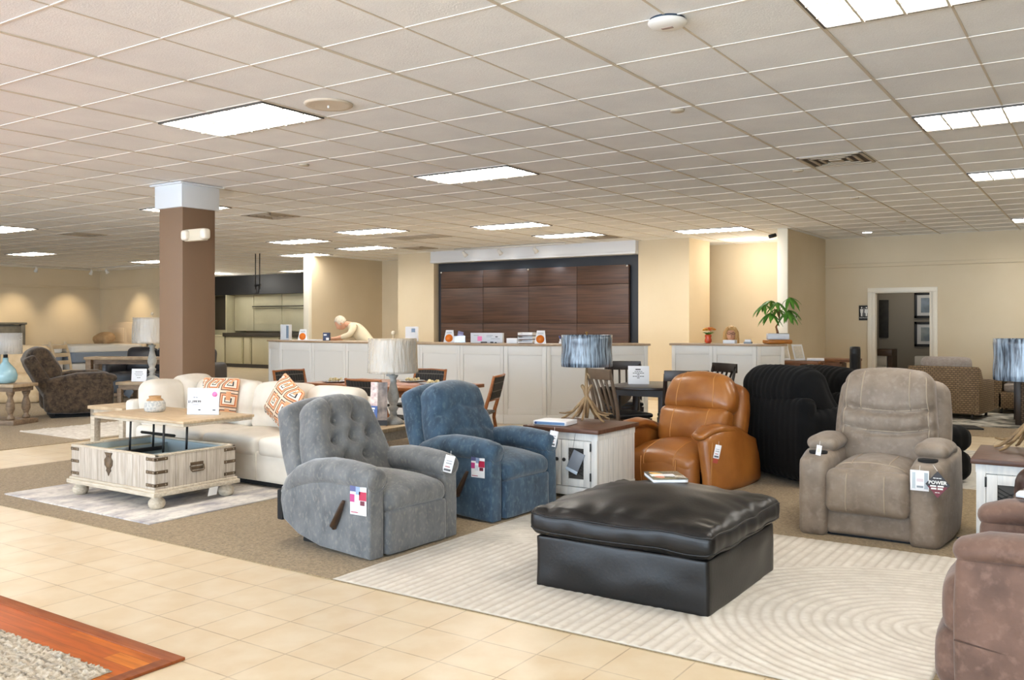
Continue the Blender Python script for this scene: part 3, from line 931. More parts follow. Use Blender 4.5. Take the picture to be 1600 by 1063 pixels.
# black ottoman
ot = thing('ottoman', 'square black leather ottoman with overstuffed top cushion, on the cream rug', 'ottoman', (-2.125, 4.645, .013), 0)
bm = B()
def fo(v, u):
    if abs(v.y) > .47 or abs(v.x) > .44:
        n_ = noise.noise(Vector((v.x * 5, v.y * 5, v.z * 9))) * .006
        v.x += n_; v.y += n_
    return v
soft(bm, (0, 0, .135), (.99, 1.02, .28), .012, (.010, .010, 0), 20, None, fo, wr=.004, wscale=5); obj('base', bm, M_blk, ot)
bm = B()
def fc(v, u):
    r2 = max(abs(v.x) / .52, abs(v.y) / .54)
    if v.z > 0:
        a = math.atan2(v.y, v.x)
        v.z += .004 * sm(r2, .35, .9) * math.sin(a * 9 + 5 * noise.noise(v * 3)) * (1 - sm(r2, .9, 1))
        v.z += .004 * noise.noise(v * 7)
    else:
        v.z = max(v.z, -.074) - .012 * noise.noise(v * 3)
    if v.z > 0:
        e = sm(r2, .7, .93) * (1 - sm(r2, .95, 1.0))
        q = v.x if abs(v.y) / .54 > abs(v.x) / .52 else v.y
        v.z += .003 * e * math.sin(q * 46 + 4 * noise.noise(Vector((q * 5, r2 * 3, 0))))
        v.z += .0035 * (1 - sm(r2, .2, .9)) * math.sin(v.x * 9 + 2.5 * v.y + 3 * noise.noise(v * 2.2))
    if r2 > .93:
        k = .007 * noise.noise(Vector((v.x * 11, v.y * 11, v.z * 6)))
        v.x += k; v.y += k
        v.z += .003 * math.sin((v.x + v.y) * 16)
    return v
ev = soft(bm, (0, 0, .352), (1.06, 1.085, .145), (.05, .05, .058), (.006, .006, .098), (64, 64, 12), None, fc, wr=.006, wscale=6)
cu = obj('cushion', bm, M_blk, ot, ang=75)
bm = B()
for z in (.62, -.72):
    loop = [(-1 + 2 * k / 30, -1, z) for k in range(30)] + [(1, -1 + 2 * k / 30, z) for k in range(30)] + [(1 - 2 * k / 30, 1, z) for k in range(30)] + [(-1, 1 - 2 * k / 30, z) for k in range(31)]
    seam(bm, ev, loop, .0055)
obj('piping', bm, M_blk, cu)

# brown recliner at the right edge, seen from its side
t = thing('suede_recliner', 'reddish brown suede recliner cut by the bottom right corner of the picture', 'recliner', (-.02, 4.08, .006), -PI / 2)
m = M_brn
for sd in (-1, 1):
    bm = B()
    soft(bm, (sd * .37, .0, .31), (.17, .92, .56), .04, (.02, .01, 0), 16, wr=.004); a = obj('arm', bm, m, t, ang=70)
    bm = B(); tube(bm, [(sd * .37, -.425, .598), (sd * .37, -.35, .615), (sd * .37, -.1, .625), (sd * .37, .25, .60), (sd * .37, .44, .56)], [.05, .058, .058, .055, .05], 18, flat=1.85, round_end=True); obj('arm_pad', bm, m, a, ang=70)
    bm = B(); tube(bm, [(sd * .462, -.46, .28), (sd * .468, -.2, .25), (sd * .468, .2, .22), (sd * .462, .44, .2)], .003, 6); obj('seam', bm, mat('brown_thread', '#4d382e', rough=.8), a)
bm = B(); soft(bm, (0, -.1, .40), (.56, .8, .2), .08, (0, .01, .04), 16, wr=.006); obj('seat', bm, m, t, ang=70)
bm = B(); soft(bm, (0, -.43, .36), (.72, .17, .26), .08, (0, .03, 0), 14, wr=.005); soft(bm, (0, -.445, .16), (.74, .19, .26), .08, (0, .03, 0), 14, wr=.005); obj('footrest', bm, m, t, ang=70)
bm = B(); soft(bm, (0, .42, .66), (.68, .24, .62), .1, (0, .05, 0), 18, (-.5, 0, 0), wr=.006); obj('backrest', bm, m, t, ang=70)
bm = B(); soft(bm, (0, .56, .62), (.74, .14, .62), .06, (0, .03, 0), 14, (-.5, 0, 0)); obj('back_shell', bm, m, t, ang=70)
bm = B(); b2(bm, (-.3, -.36, 0), (.3, .36, .08)); b2(bm, (-.28, -.3, .06), (.28, .38, .32)); obj('base', bm, M_hidden, t)
# dark leather recliner behind it
t = thing('espresso_recliner', 'dark espresso leather recliner at the right edge below the antler lamp', 'recliner', (.05, 5.42, .006), -PI / 2 + .05)
for sd in (-1, 1):
    bm = B(); soft(bm, (sd * .37, 0, .33), (.2, .95, .6), .09, (.02, .02, .02), 16, (0, 0, 0), wr=.008, wscale=5); obj('arm', bm, M_dkl, t, ang=70)
bm = B(); soft(bm, (0, -.1, .38), (.55, .8, .22), .08, (0, .01, .04), 14, wr=.006); obj('seat', bm, M_dkl, t, ang=70)
bm = B(); soft(bm, (0, .4, .7), (.72, .26, .7), .1, (0, .04, 0), 16, (-.4, 0, 0), wr=.008); obj('backrest', bm, M_dkl, t, ang=70)
bm = B(); b2(bm, (-.3, -.36, 0), (.3, .36, .08)); b2(bm, (-.28, -.3, .06), (.28, .38, .32)); obj('base', bm, M_hidden, t)
bm = B()
soft(bm, (0, 0, 0), (.17, .34, .02), .008, (0, 0, .006), 16, None, lambda v, u: Vector((v.x, v.y, v.z + .012 * noise.noise(v * 30))))
tag(obj('plastic_sleeve', bm, mat('clear_plastic_wrap', '#dfe3e6', '#b5bcc2', scale=30, rough=.12, spec=.8), None, (-.16, 4.45, .70), (.05, 0, 1.3), ang=80), 'crinkled clear plastic sleeve lying on the brown recliner arm at right edge', 'packaging')

# black plush channel chairs
def plush(name, lab, loc, rz, grp):
    t = thing(name, lab, 'armchair', loc, rz, grp)
    def ribs(ax, fr=80, d=.014):
        def f(v, u):
            s_ = v.x if ax == 'x' else v.y
            k = d * abs(math.sin(s_ * fr / 2)) 
            L = v.length or 1
            v += v / L * k
            return v
        return f
    bm = B(); soft(bm, (0, .0, .26), (1.12, 1.0, .44), .06, (0, 0, 0), (70, 60, 8), None, lambda v, u: ribs('x')(v, u) if abs(v.y) > .45 else ribs('y')(v, u), wr=.006); obj('seat_base', bm, M_fur, t, ang=80)
    for sd in (-1, 1):
        bm = B(); soft(bm, (sd * .49, -.02, .44), (.2, 1.06, .46), .09, (.02, .02, .02), (10, 76, 14), None, ribs('y'), wr=.008); obj('arm', bm, M_fur, t, ang=80)
    bm = B(); soft(bm, (0, .46, .42), (1.14, .18, .72), .08, (0, .02, 0), (76, 10, 14), None, ribs('x'), wr=.006); obj('back_frame', bm, M_fur, t, ang=80)
    bm = B()
    def fb(v, u):
        v.y += -.06 * sm(-v.z, 0, .3)
        return ribs('x')(v, u)
    soft(bm, (0, .30, .74), (1.0, .34, .56), .15, (0, .05, .03), (70, 14, 18), (-.38, 0, 0), fb, wr=.012, wscale=5); obj('back_cushion', bm, M_fur, t, ang=80)
    bm = B(); soft(bm, (0, -.1, .50), (.76, .84, .16), .07, (0, 0, .03), (50, 14, 8), None, ribs('x'), wr=.006); obj('seat_cushion', bm, M_fur, t, ang=80)
    for x, y in ((-.45, -.4), (.45, -.4), (-.45, .4), (.45, .4)):
        bm = B(); cyl(bm, (x, y, 0), (x, y, .06), .025, .03); obj('leg', bm, M_black, t)
    return t
P1 = plush('plush_armchair', 'black plush channelled armchair just behind the caramel leather recliner', (-2.315, 8.57, .006), PI / 2 + .887, 'black plush seating')

dup(P1, (-2.35, 10.07, .006), PI / 2 + .887, 'black plush channelled armchair farther back, seen over the nearer plush armchair', scale=(1, 1, .94))
P1['label'] = 'black plush channelled armchair just behind the caramel leather recliner'
t = thing('plush_ottoman', 'black plush ottoman showing just right of the taupe recliner', 'ottoman', (-1.385, 8.80, .016), .887)
for z, h in ((.15, .26), (.39, .22)):
    bm = B(); soft(bm, (0, 0, z), (.66, .42, h), .09, (.01, .01, .01), (40, 12, 10), None, lambda v, u: v + v.normalized() * .010 * abs(math.sin(v.x * 34)), wr=.006); obj('base' if z < .2 else 'cushion', bm, M_fur, t, ang=80)
# ================================================================== rugs, tables, sofa, lamps
def grid_mesh(name, x0, x1, y0, y1, nx, ny, zf, m, xyf=None, base=.004):
    """a carpet: displaced top with a skirt down to the floor"""
    vs, fs = [], []
    for j in range(ny + 1):
        for i in range(nx + 1):
            x = x0 + (x1 - x0) * i / nx; y = y0 + (y1 - y0) * j / ny
            z = zf(x, y)
            if xyf: x, y = xyf(x, y, i == 0 or i == nx or j == 0 or j == ny)
            vs.append((x, y, z))
    w = nx + 1
    for j in range(ny):
        for i in range(nx):
            a = j * w + i; fs.append((a, a + 1, a + w + 1, a + w))
    rim = [i for i in range(w)] + [j * w + nx for j in range(1, ny + 1)] + [ny * w + i for i in range(nx - 1, -1, -1)] + [j * w for j in range(ny - 1, 0, -1)]
    b = len(vs)
    for r in rim: vs.append((vs[r][0], vs[r][1], base))
    n = len(rim)
    for k in range(n):
        fs.append((rim[(k + 1) % n], rim[k], b + k, b + (k + 1) % n))
    fs.append(tuple(range(b, b + n)))
    me = bpy.data.meshes.new(name); me.from_pydata(vs, [], fs); me.polygons.foreach_set('use_smooth', [True] * len(me.polygons))
    me.materials.append(m)
    o = bpy.data.objects.new(name, me); COL.objects.link(o)
    return o

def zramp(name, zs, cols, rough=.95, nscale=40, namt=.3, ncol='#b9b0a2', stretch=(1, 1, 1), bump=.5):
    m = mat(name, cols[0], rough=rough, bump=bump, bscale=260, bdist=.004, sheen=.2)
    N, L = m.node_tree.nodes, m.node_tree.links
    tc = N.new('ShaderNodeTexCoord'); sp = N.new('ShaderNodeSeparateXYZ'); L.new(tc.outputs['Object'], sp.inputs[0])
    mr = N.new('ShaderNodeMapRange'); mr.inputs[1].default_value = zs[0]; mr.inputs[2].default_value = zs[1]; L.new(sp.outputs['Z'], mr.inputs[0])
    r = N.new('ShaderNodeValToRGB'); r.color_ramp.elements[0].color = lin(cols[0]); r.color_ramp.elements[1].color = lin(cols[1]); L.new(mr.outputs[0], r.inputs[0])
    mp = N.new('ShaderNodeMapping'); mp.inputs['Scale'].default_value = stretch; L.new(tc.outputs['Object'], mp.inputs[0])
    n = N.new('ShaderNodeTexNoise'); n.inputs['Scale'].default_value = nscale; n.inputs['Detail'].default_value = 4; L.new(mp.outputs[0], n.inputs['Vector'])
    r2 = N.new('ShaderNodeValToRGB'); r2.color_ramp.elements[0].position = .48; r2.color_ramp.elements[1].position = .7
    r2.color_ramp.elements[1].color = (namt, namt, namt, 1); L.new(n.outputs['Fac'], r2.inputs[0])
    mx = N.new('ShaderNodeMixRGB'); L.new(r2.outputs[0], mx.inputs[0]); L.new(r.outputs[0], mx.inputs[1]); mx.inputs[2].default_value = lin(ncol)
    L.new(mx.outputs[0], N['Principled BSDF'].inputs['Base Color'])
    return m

RX0, RX1, RY0, RY1 = -3.64, -.60, 3.60, 6.04
def ridge(x, y):
    p = .058
    d1 = math.hypot((x + .62) * .95, (y - 4.55) * 1.1)
    d2 = math.hypot((x + 3.75), (y - 5.75) * 1.15)
    if d1 < 1.2: f = d1
    elif d2 < 1.15: f = d2
    else: f = x
    h = abs(math.sin(PI * f / p)) ** .6
    e = min(1, min(x - RX0, RX1 - x, y - RY0, RY1 - y) / .012)
    return .008 + .007 * h * (.8 + .4 * noise.noise(Vector((x * 9, y * 9, 0)))) * max(0, e)
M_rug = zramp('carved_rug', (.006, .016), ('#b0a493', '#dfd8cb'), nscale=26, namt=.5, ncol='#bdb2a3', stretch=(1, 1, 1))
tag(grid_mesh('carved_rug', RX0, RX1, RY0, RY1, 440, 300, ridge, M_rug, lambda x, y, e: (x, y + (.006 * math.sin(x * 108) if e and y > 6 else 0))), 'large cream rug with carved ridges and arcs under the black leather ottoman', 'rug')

M_abs = mat('faded_rug', '#d9d2c8', '#8f8a90', scale=3.2, detail=10, lo=.42, hi=.70, rough=.95, bump=.3, bscale=200, c3='#77716f', scale3=22, stretch=(1.8, .8, 1))
bm = B(); b2(bm, (-7.72, 3.83, .005), (-5.70, 5.40, .016), .003); tag(obj('faded_rug', bm, M_abs), 'thin cream rug with faded grey pattern under the open trunk coffee table', 'rug')
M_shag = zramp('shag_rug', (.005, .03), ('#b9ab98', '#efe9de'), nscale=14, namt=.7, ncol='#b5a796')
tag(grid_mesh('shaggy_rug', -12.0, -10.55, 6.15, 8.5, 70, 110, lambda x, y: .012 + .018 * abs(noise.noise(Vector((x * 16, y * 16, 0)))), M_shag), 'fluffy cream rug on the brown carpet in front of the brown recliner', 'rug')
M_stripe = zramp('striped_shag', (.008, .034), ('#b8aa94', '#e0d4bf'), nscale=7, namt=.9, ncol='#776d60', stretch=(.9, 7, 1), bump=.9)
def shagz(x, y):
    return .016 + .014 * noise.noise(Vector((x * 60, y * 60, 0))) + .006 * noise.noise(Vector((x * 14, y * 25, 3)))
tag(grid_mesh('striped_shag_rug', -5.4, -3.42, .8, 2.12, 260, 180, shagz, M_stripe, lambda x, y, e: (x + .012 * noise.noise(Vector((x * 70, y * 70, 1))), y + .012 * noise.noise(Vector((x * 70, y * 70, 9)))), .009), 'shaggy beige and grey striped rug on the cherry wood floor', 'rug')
bmS = brickmat('black_white_stripe', '#161616', '#161616', '#d8d2c6', 30, .075, .032, rough=.9, bump=0, noise_amt=.1, ncol='#222222')
bm = B(); b2(bm, (-1.4, 8.62, .001), (.6, 9.04, .014), .003); b2(bm, (-1.4, 9.04, .001), (.6, 11.2, .014), .003); tag(obj('striped_rug', bm, bmS), 'black and white striped rug showing between taupe recliner and white side table', 'rug')
M_pat = mat('pattern_rug', '#c9c3b6', '#575650', scale=4, detail=8, lo=.4, hi=.62, rough=.95, c3='#8a8579', scale3=16)
bm = B(); b2(bm, (-2.4, 13.9, .005), (1.5, 16.7, .018), .003); tag(obj('patio_rug', bm, M_pat), 'grey and cream patterned rug under the wicker patio seating', 'rug')

# --- lift-top trunk coffee table
def plankmat(name, axis, c1, c2, gap, w=.075, rough=.6, ncol='#a5988a', seed=0):
    """upright or lengthwise boards across `axis` in object space with weathered streaks"""
    m = mat(name, c1, c2, scale=5, detail=8, lo=.3, hi=.7, rough=rough, stretch=(12, 12, 1.2) if axis != 'z' else (1.2, 12, 12), bump=.15, bscale=8)
    N, L = m.node_tree.nodes, m.node_tree.links
    b = N['Principled BSDF']; src = b.inputs['Base Color'].links[0].from_socket
    tc = N.new('ShaderNodeTexCoord'); sp = N.new('ShaderNodeSeparateXYZ'); L.new(tc.outputs['Object'], sp.inputs[0])
    def fr(sock):
        a = N.new('ShaderNodeMath'); a.operation = 'DIVIDE'; a.inputs[1].default_value = w; L.new(sock, a.inputs[0])
        f = N.new('ShaderNodeMath'); f.operation = 'FRACT'; L.new(a.outputs[0], f.inputs[0])
        c = N.new('ShaderNodeMath'); c.operation = 'LESS_THAN'; c.inputs[1].default_value = .045; L.new(f.outputs[0], c.inputs[0])
        return c.outputs[0]
    if axis == 'xy':
        a = N.new('ShaderNodeMath'); a.operation = 'ADD'; L.new(sp.outputs['X'], a.inputs[0]); L.new(sp.outputs['Y'], a.inputs[1]); g = fr(a.outputs[0])
    else:
        g = fr(sp.outputs[{'x': 'X', 'y': 'Y', 'z': 'Z'}[axis]])
    mx = N.new('ShaderNodeMixRGB'); L.new(g, mx.inputs[0]); L.new(src, mx.inputs[1]); mx.inputs[2].default_value = lin(gap)
    L.new(mx.outputs[0], b.inputs['Base Color'])
    return m
M_wash = plankmat('whitewashed_planks', 'xy', '#ac9e8c', '#cbc0b1', '#83776a', .095)
M_washp = mat('whitewashed_wood', '#b6a791', '#cec1ac', scale=6, detail=7, rough=.6, stretch=(1.5, 10, 10), bump=.1, bscale=12)
M_parq = mat('parquet_oak', '#b49a78', '#cdb593', scale=5, detail=7, rough=.5, stretch=(1.5, 12, 1), bump=.08, bscale=10)
M_strap = mat('aged_brass', '#5a4a38', '#6f5c46', scale=20, rough=.5, metal=.35)
M_nail = mat('nail_head', '#a3957f', rough=.35, metal=.6)
M_liner = mat('pale_blue_lining', '#a5b2b5', rough=.7)
t = thing('trunk_coffee_table', 'whitewashed trunk coffee table with its lift top raised and brass straps', 'coffee table', (-6.64, 4.50, .016))
X, Y = .575, .375
bm = B()
for lo, hi in (((-X, -Y, .15), (X, -Y + .025, .41)), ((-X, Y - .025, .15), (X, Y, .41)), ((-X, -Y + .025, .15), (-X + .025, Y - .025, .41)), ((X - .025, -Y + .025, .15), (X, Y - .025, .41))):
    b2(bm, lo, hi, .002)
obj('body', bm, M_wash, t)
bm = B(); b2(bm, (-X - .03, -Y - .03, .10), (X + .03, Y + .03, .135), .006); b2(bm, (-X - .015, -Y - .015, .13), (X + .015, Y + .015, .155), .008)
for s in ((-X - .004, -Y - .004, X + .004, -Y + .03), (-X - .004, Y - .03, X + .004, Y + .004), (-X - .004, -Y, -X + .03, Y), (X - .03, -Y, X + .004, Y)):
    b2(bm, (s[0], s[1], .405), (s[2], s[3], .42), .003)
obj('moulding', bm, M_washp, t)
bm = B(); b2(bm, (-X + .03, -Y + .03, .16), (X - .03, Y - .03, .175))
for lo, hi in (((-X + .025, -Y + .025, .17), (-X + .04, Y - .025, .404)), ((X - .04, -Y + .025, .17), (X - .025, Y - .025, .404)), ((-X + .04, -Y + .025, .17), (X - .04, -Y + .04, .404)), ((-X + .04, Y - .04, .17), (X - .04, Y - .025, .404)), ((-.30, -Y + .04, .17), (-.28, Y - .04, .38)), ((.26, -Y + .04, .17), (.28, Y - .04, .38))):
    b2(bm, lo, hi)
obj('lining', bm, M_liner, t)
for x0, x1 in ((-X + .04, -.30), (.28, X - .04)):
    bm = B(); b2(bm, (x0, -Y + .04, .345), (x1, Y - .04, .358), .002); obj('compartment_lid', bm, mat('pale_olive_lid', '#b4b295', rough=.7), t)
for sx in (-1, 1):
    for sy in (-1, 1):
        bm = B(); lathe(bm, [(.04, -.001), (.055, .012), (.064, .035), (.062, .06), (.045, .078), (.04, .085), (.05, .10)], (sx * (X - .05), sy * (Y - .05), 0), 20); obj('foot', bm, M_washp, t)
        for z in (.385, .285, .185):
            bm = B()
            xa, ya = sx * (X + .004), sy * (Y + .004)
            b2(bm, (min(xa, xa - sx * .115), min(ya - sy * .006, ya), z - .0125), (max(xa, xa - sx * .115), max(ya - sy * .006, ya), z + .0125), .001)
            b2(bm, (min(xa - sx * .006, xa), min(ya, ya - sy * .115), z - .0125), (max(xa - sx * .006, xa), max(ya, ya - sy * .115), z + .0125), .001)
            for q in (.022, .095):
                ball(bm, (xa - sx * q, ya, z), (.0055, .003, .0055), None, 8, 6, 1); ball(bm, (xa, ya - sy * q, z), (.003, .0055, .0055), None, 8, 6, 1)
            obj('strap', bm, [M_strap, M_nail], t)
bm = B()
prism(bm, [(-.088, .392), (.018, .392), (.0, .37), (-.005, .36), (.022, .33), (.016, .29), (-.008, .265), (-.002, .245), (-.018, .235), (-.035, .205), (-.052, .235), (-.068, .245), (-.058, .265), (-.086, .29), (-.092, .33), (-.065, .36), (-.07, .37)], 'y', -Y - .008, -Y, .002, 1)
ball(bm, (-.035, -Y - .008, .315), (.042, .008, .05)); obj('lock_plate', bm, M_strap, t)
bm = B(); b2(bm, (X, -.06, .30), (X + .006, .06, .325), .002); tube(bm, [(X + .003, -.062, .30), (X + .014, -.062, .265), (X + .016, -.05, .255), (X + .016, .05, .255), (X + .014, .062, .265), (X + .003, .062, .30)], .006, 8); b2(bm, (X + .001, -.055, .265), (X + .008, .055, .29), .002); obj('handle', bm, M_strap, t)
for x in (-.24, .22):
    for k, dy in enumerate((-.06, .16)):
        bm = B(); tube(bm, [(x, dy, .345), (x, dy + .01, .60)], .016, 4, flat=.6); obj('lift_arm', bm, M_black, t)
bm = B(); tube(bm, [(-.24, .05, .50), (.22, .05, .50)], .012, 4); b2(bm, (-.26, -.2, .33), (-.22, .26, .36)); b2(bm, (.20, -.2, .33), (.24, .26, .36)); b2(bm, (-.24, -.16, .34), (.22, -.13, .36)); b2(bm, (-.26, -.02, .60), (-.22, .3, .618)); b2(bm, (.20, -.02, .60), (.24, .3, .618)); obj('lift_frame', bm, M_black, t)
bm = B(); b2(bm, (-.80, -.04, .595), (.46, .655, .632), .004); obj('apron', bm, M_washp, t)
bm = B(); b2(bm, (-.81, -.05, .618), (.47, .665, .640), .004); obj('tabletop', bm, M_parq, t)
t = thing('paper_tag', 'white paper tag hanging under the trunk coffee table at right', 'tag', (-6.02, 4.62, .09))
bm = B(); b2(bm, (-.001, -.045, -.035), (.002, .045, .035)); obj('card', bm, M_white, t, rot=(0, .25, .1))

# jar and price sign on the lifted top
M_text = mat('ink', '#3a3a3c', rough=.7)
M_card = mat('white_card', '#eeeef0', rough=.5)
M_pink = mat('pink_sticker', '#ee7fb4', rough=.5)
M_stone = mat('speckled_stoneware', '#cfcac0', '#a9aaa6', scale=60, detail=3, lo=.45, hi=.6, rough=.6)
t = thing('jar', 'squat stoneware jar with a tan rim on the raised table top', 'jar', (-7.1, 4.83, .656))
bm = B(); lathe(bm, [(.072, 0), (.086, .008), (.092, .03), (.088, .075), (.076, .10)], n=36); obj('body', bm, M_stone, t)
bm = B()
for z in (.03, .042, .054, .066, .078): lathe(bm, [(.0905 - .0001 * abs(z - .03) * 800, z - .002), (.0935 - abs(z - .03) * .1, z), (.0905 - .0001 * abs(z - .03) * 800, z + .002)], n=36)
obj('ridges', bm, mat('grey_glaze', '#9ba3a5', rough=.5), t)
bm = B(); lathe(bm, [(.077, .098), (.062, .114), (.052, .118), (.05, .128), (.054, .14), (.046, .14), (.04, .12)], n=36); obj('rim', bm, mat('tan_glaze', '#b98f5e', '#a87f50', scale=14, rough=.5), t)
t = thing('price_sign', 'white price sign reading $1,399.99 with pink dot on the raised table top', 'sign', (-6.52, 4.90, .656), .45)
bm = B(); b2(bm, (-.145, -.003, 0), (.145, .003, .228), .001); obj('card', bm, M_card, t, rot=(-.08, 0, 0))
bm = B(); b2(bm, (-.14, -.02, 0), (.14, .05, .004)); obj('stand', bm, mat('clear_acrylic', '#eef0f2', rough=.1, trans=.8), t)
text('lettering', '$1,399.99', .03, M_text, t, (-.07, -.014, .112), (PI / 2 - .08, 0, 0), bold=.0008)
bars(t, M_text, [(-.07, .148, .045, .006), (-.03, .04, .028, .010), (.105, .04, .032, .010), (-.07, .085, .06, .003)], -.0032, (-.08, 0, 0))
bm = B(); tube(bm, [(.118, -.021, .178), (.118, -.019, .178)], .023, 20); obj('sticker', bm, M_pink, t)
bm = B()
for r in (.02, .013):
    tube(bm, [(-.07 + r * math.cos(2 * PI * k / 20), -.0205, .19 + r * math.sin(2 * PI * k / 20)) for k in range(21)], .0014, 5)
obj('logo', bm, mat('logo_line', '#8d9096', rough=.5), t)
bm = B(); b2(bm, (.03, -.0185, .165), (.09, -.0170, .185)); obj('stripe', bm, mat('pale_grey_ink', '#cdd2cf', rough=.6), t)

# --- end tables
def end_table(name, lab, loc, rz, w, d, h):
    t = thing(name, lab, 'end table', loc, rz, 'matching whitewashed end tables')
    bm = B(); b2(bm, (-w / 2, -d / 2, h - .035), (w / 2, d / 2, h), .004); obj('tabletop', bm, M_parq, t)
    bm = B(); q = .02
    for lo, hi in (((-w / 2 + q, -d / 2 + q, h - .11), (w / 2 - q, -d / 2 + q + .02, h - .035)), ((-w / 2 + q, d / 2 - q - .02, h - .11), (w / 2 - q, d / 2 - q, h - .035)), ((-w / 2 + q, -d / 2 + q, h - .11), (-w / 2 + q + .02, d / 2 - q, h - .035)), ((w / 2 - q - .02, -d / 2 + q, h - .11), (w / 2 - q, d / 2 - q, h - .035))):
        b2(bm, lo, hi, .002)
    obj('apron', bm, M_washp, t)
    leg_parts(t, M_washp, [(sx * (w / 2 - .055), sy * (d / 2 - .055)) for sx in (-1, 1) for sy in (-1, 1)], 0, h - .035, .07)
    bm = B(); b2(bm, (-w / 2 + .05, -d / 2 + .05, .13), (w / 2 - .05, d / 2 - .05, .155), .003); obj('shelf', bm, M_washp, t)
    return t
end_table('end_table', 'whitewashed end table holding the turned lamp, behind the grey recliner', (-5.22, 5.68, .006), .06, .56, .60, .575)
end_table('end_table', 'whitewashed end table at the left end of the white sofa, behind the trunk', (-8.53, 5.48, .006), .02, .60, .52, .585)

# --- turned table lamp with wrapped shade
M_lampb = mat('distressed_white', '#bdb6aa', '#989a97', scale=9, detail=8, lo=.35, hi=.65, rough=.7, bump=.2, bscale=40, c3='#7d7a74', scale3=30)
M_shade = mat('linen_shade', '#c4b295', '#d2c2a8', scale=18, rough=.8, stretch=(6, 6, .4))
M_wrap = mat('plastic_wrap', '#eceae6', rough=.08, spec=1, stretch=(5, 5, .6), bump=1, bscale=10, bdist=.03, coat=1, alpha=.38)
def turned_lamp(name, lab, loc, s=1.0, wrap=True):
    t = thing(name, lab, 'table lamp', loc)
    t.scale = (s, s, s)
    bm = B(); lathe(bm, [(.085, 0), (.088, .012), (.08, .03), (.05, .05), (.03, .062), (.026, .075), (.034, .082), (.03, .092), (.028, .10), (.04, .125), (.045, .135), (.034, .145), (.028, .152), (.036, .175), (.049, .215), (.046, .25), (.034, .30), (.024, .345), (.03, .352), (.024, .362), (.026, .375), (.04, .395), (.042, .402), (.014, .405), (.012, .43)], n=32); obj('base', bm, M_lampb, t)
    bm = B(); R0, R1, z0, z1 = .205, .195, .425, .705
    prof = [(R0, z0), (R0 + .002, z0 + .01)] + [(R0 + (R1 - R0) * k / 8, z0 + (z1 - z0) * k / 8) for k in range(1, 8)] + [(R1, z1), (R1 - .006, z1), (R0 - .008, z0 + .004), (R0 - .006, z0)]
    lathe(bm, prof, n=48)
    for v in bm.verts:
        a = math.atan2(v.co.y, v.co.x); k = .003 * noise.noise(Vector((math.cos(a) * 5, math.sin(a) * 5, v.co.z * 3)))
        v.co.x *= 1 + k * 3; v.co.y *= 1 + k * 3
    sh = obj('shade', bm, M_shade, t, ang=60)
    bm = B()
    n = 60; rings = []
    for k in range(13):
        z = z0 - .004 + (z1 - z0 + .008) * k / 12; r = R0 + .004 + (R1 - R0) * k / 12
        rings.append([bm.verts.new(((r + .012 * abs(noise.noise(Vector((q * .45 + z * 3, z * 6, 2))))) * math.cos(PI * 1.15 + PI * .95 * q / n), (r + .012 * abs(noise.noise(Vector((q * .45 + z * 3, z * 6, 2))))) * math.sin(PI * 1.15 + PI * .95 * q / n), z)) for q in range(n + 1)])
    for a, b in zip(rings[:-1], rings[1:]):
        for q in range(n): bm.faces.new((a[q], a[q + 1], b[q + 1], b[q]))
    bmesh.ops.solidify(bm, geom=bm.faces[:], thickness=.0012)
    if wrap: obj('wrapping', bm, M_wrap, sh, ang=80)
    bm = B(); cyl(bm, (0, 0, .69), (0, 0, .735), .005); ball(bm, (0, 0, .752), (.018, .018, .018)); obj('finial', bm, M_shade, t)
    return t
turned_lamp('table_lamp', 'distressed white turned lamp with plastic wrapped drum shade behind the two velvet recliners', (-5.12, 5.78, .581), 1.04)

# brochure holder beside the lamp
M_bl = mat('brochure_blue', '#2b4a86', rough=.4)
t = thing('brochure', 'folded photo brochure with blue lower panel beside the turned lamp', 'brochure', (-5.14, 5.60, .582), .35)
M_ph = mat('photo_print', '#b08a84', '#e0cdc2', scale=16, detail=6, lo=.35, hi=.6, rough=.35, c3='#34303c', scale3=24)
M_ph2 = mat('photo_print_dark', '#5f544e', '#a08f82', scale=12, detail=6, rough=.35, c3='#2e2a2a', scale3=18)
bm = B(); b2(bm, (-.08, -.004, 0), (0, 0, .365)); obj('panel', bm, M_ph, t, rot=(-.05, 0, -.3))
bm = B(); b2(bm, (-.082, -.006, 0), (.001, -.004, .165)); o = obj('panel', bm, M_bl, t, rot=(-.05, 0, -.3))
bm = B(); b2(bm, (0, -.004, 0), (.085, 0, .365)); obj('panel', bm, M_ph2, t, rot=(-.05, 0, .25))
bm = B(); b2(bm, (0, -.006, 0), (.086, -.004, .045)); obj('panel', bm, M_dark, t, rot=(-.05, 0, .25))
bars(o, M_white, [(-.044, .142, .058, .013), (-.048, .121, .046, .013), (-.046, .10, .05, .013), (-.048, .079, .044, .013), (-.04, .055, .05, .004), (-.044, .028, .056, .012)], -.0062)

# --- white sectional sofa
sf = thing('sectional_sofa', 'off-white sectional sofa behind the trunk coffee table', 'sofa', (0, 0, .006))
M_pipe = mat('cream_piping', '#d8cfbf', rough=.9)
bm = B(); soft(bm, (-6.80, 5.65, .19), (2.52, .88, .27), .03, n=10, wr=.003); obj('base', bm, M_cream, sf)
bm = B()
for x in (-6.20, -6.95): tube(bm, [(x, 5.209, .07), (x, 5.206, .31)], .004, 6)
obj('piping', bm, M_pipe, sf)
bm = B(); b2(bm, (-8.0, 5.27, .015), (-5.6, 6.0, .08), .004); obj('plinth', bm, M_hidden, sf)
for x0, x1 in ((-7.98, -6.96), (-6.94, -6.20), (-6.18, -5.62)):
    bm = B(); soft(bm, ((x0 + x1) / 2, 5.56, .36), (x1 - x0, .74, .16), .05, (0, .01, .03), 16, wr=.006, wscale=4); obj('seat_cushion', bm, M_cream, sf, ang=70)
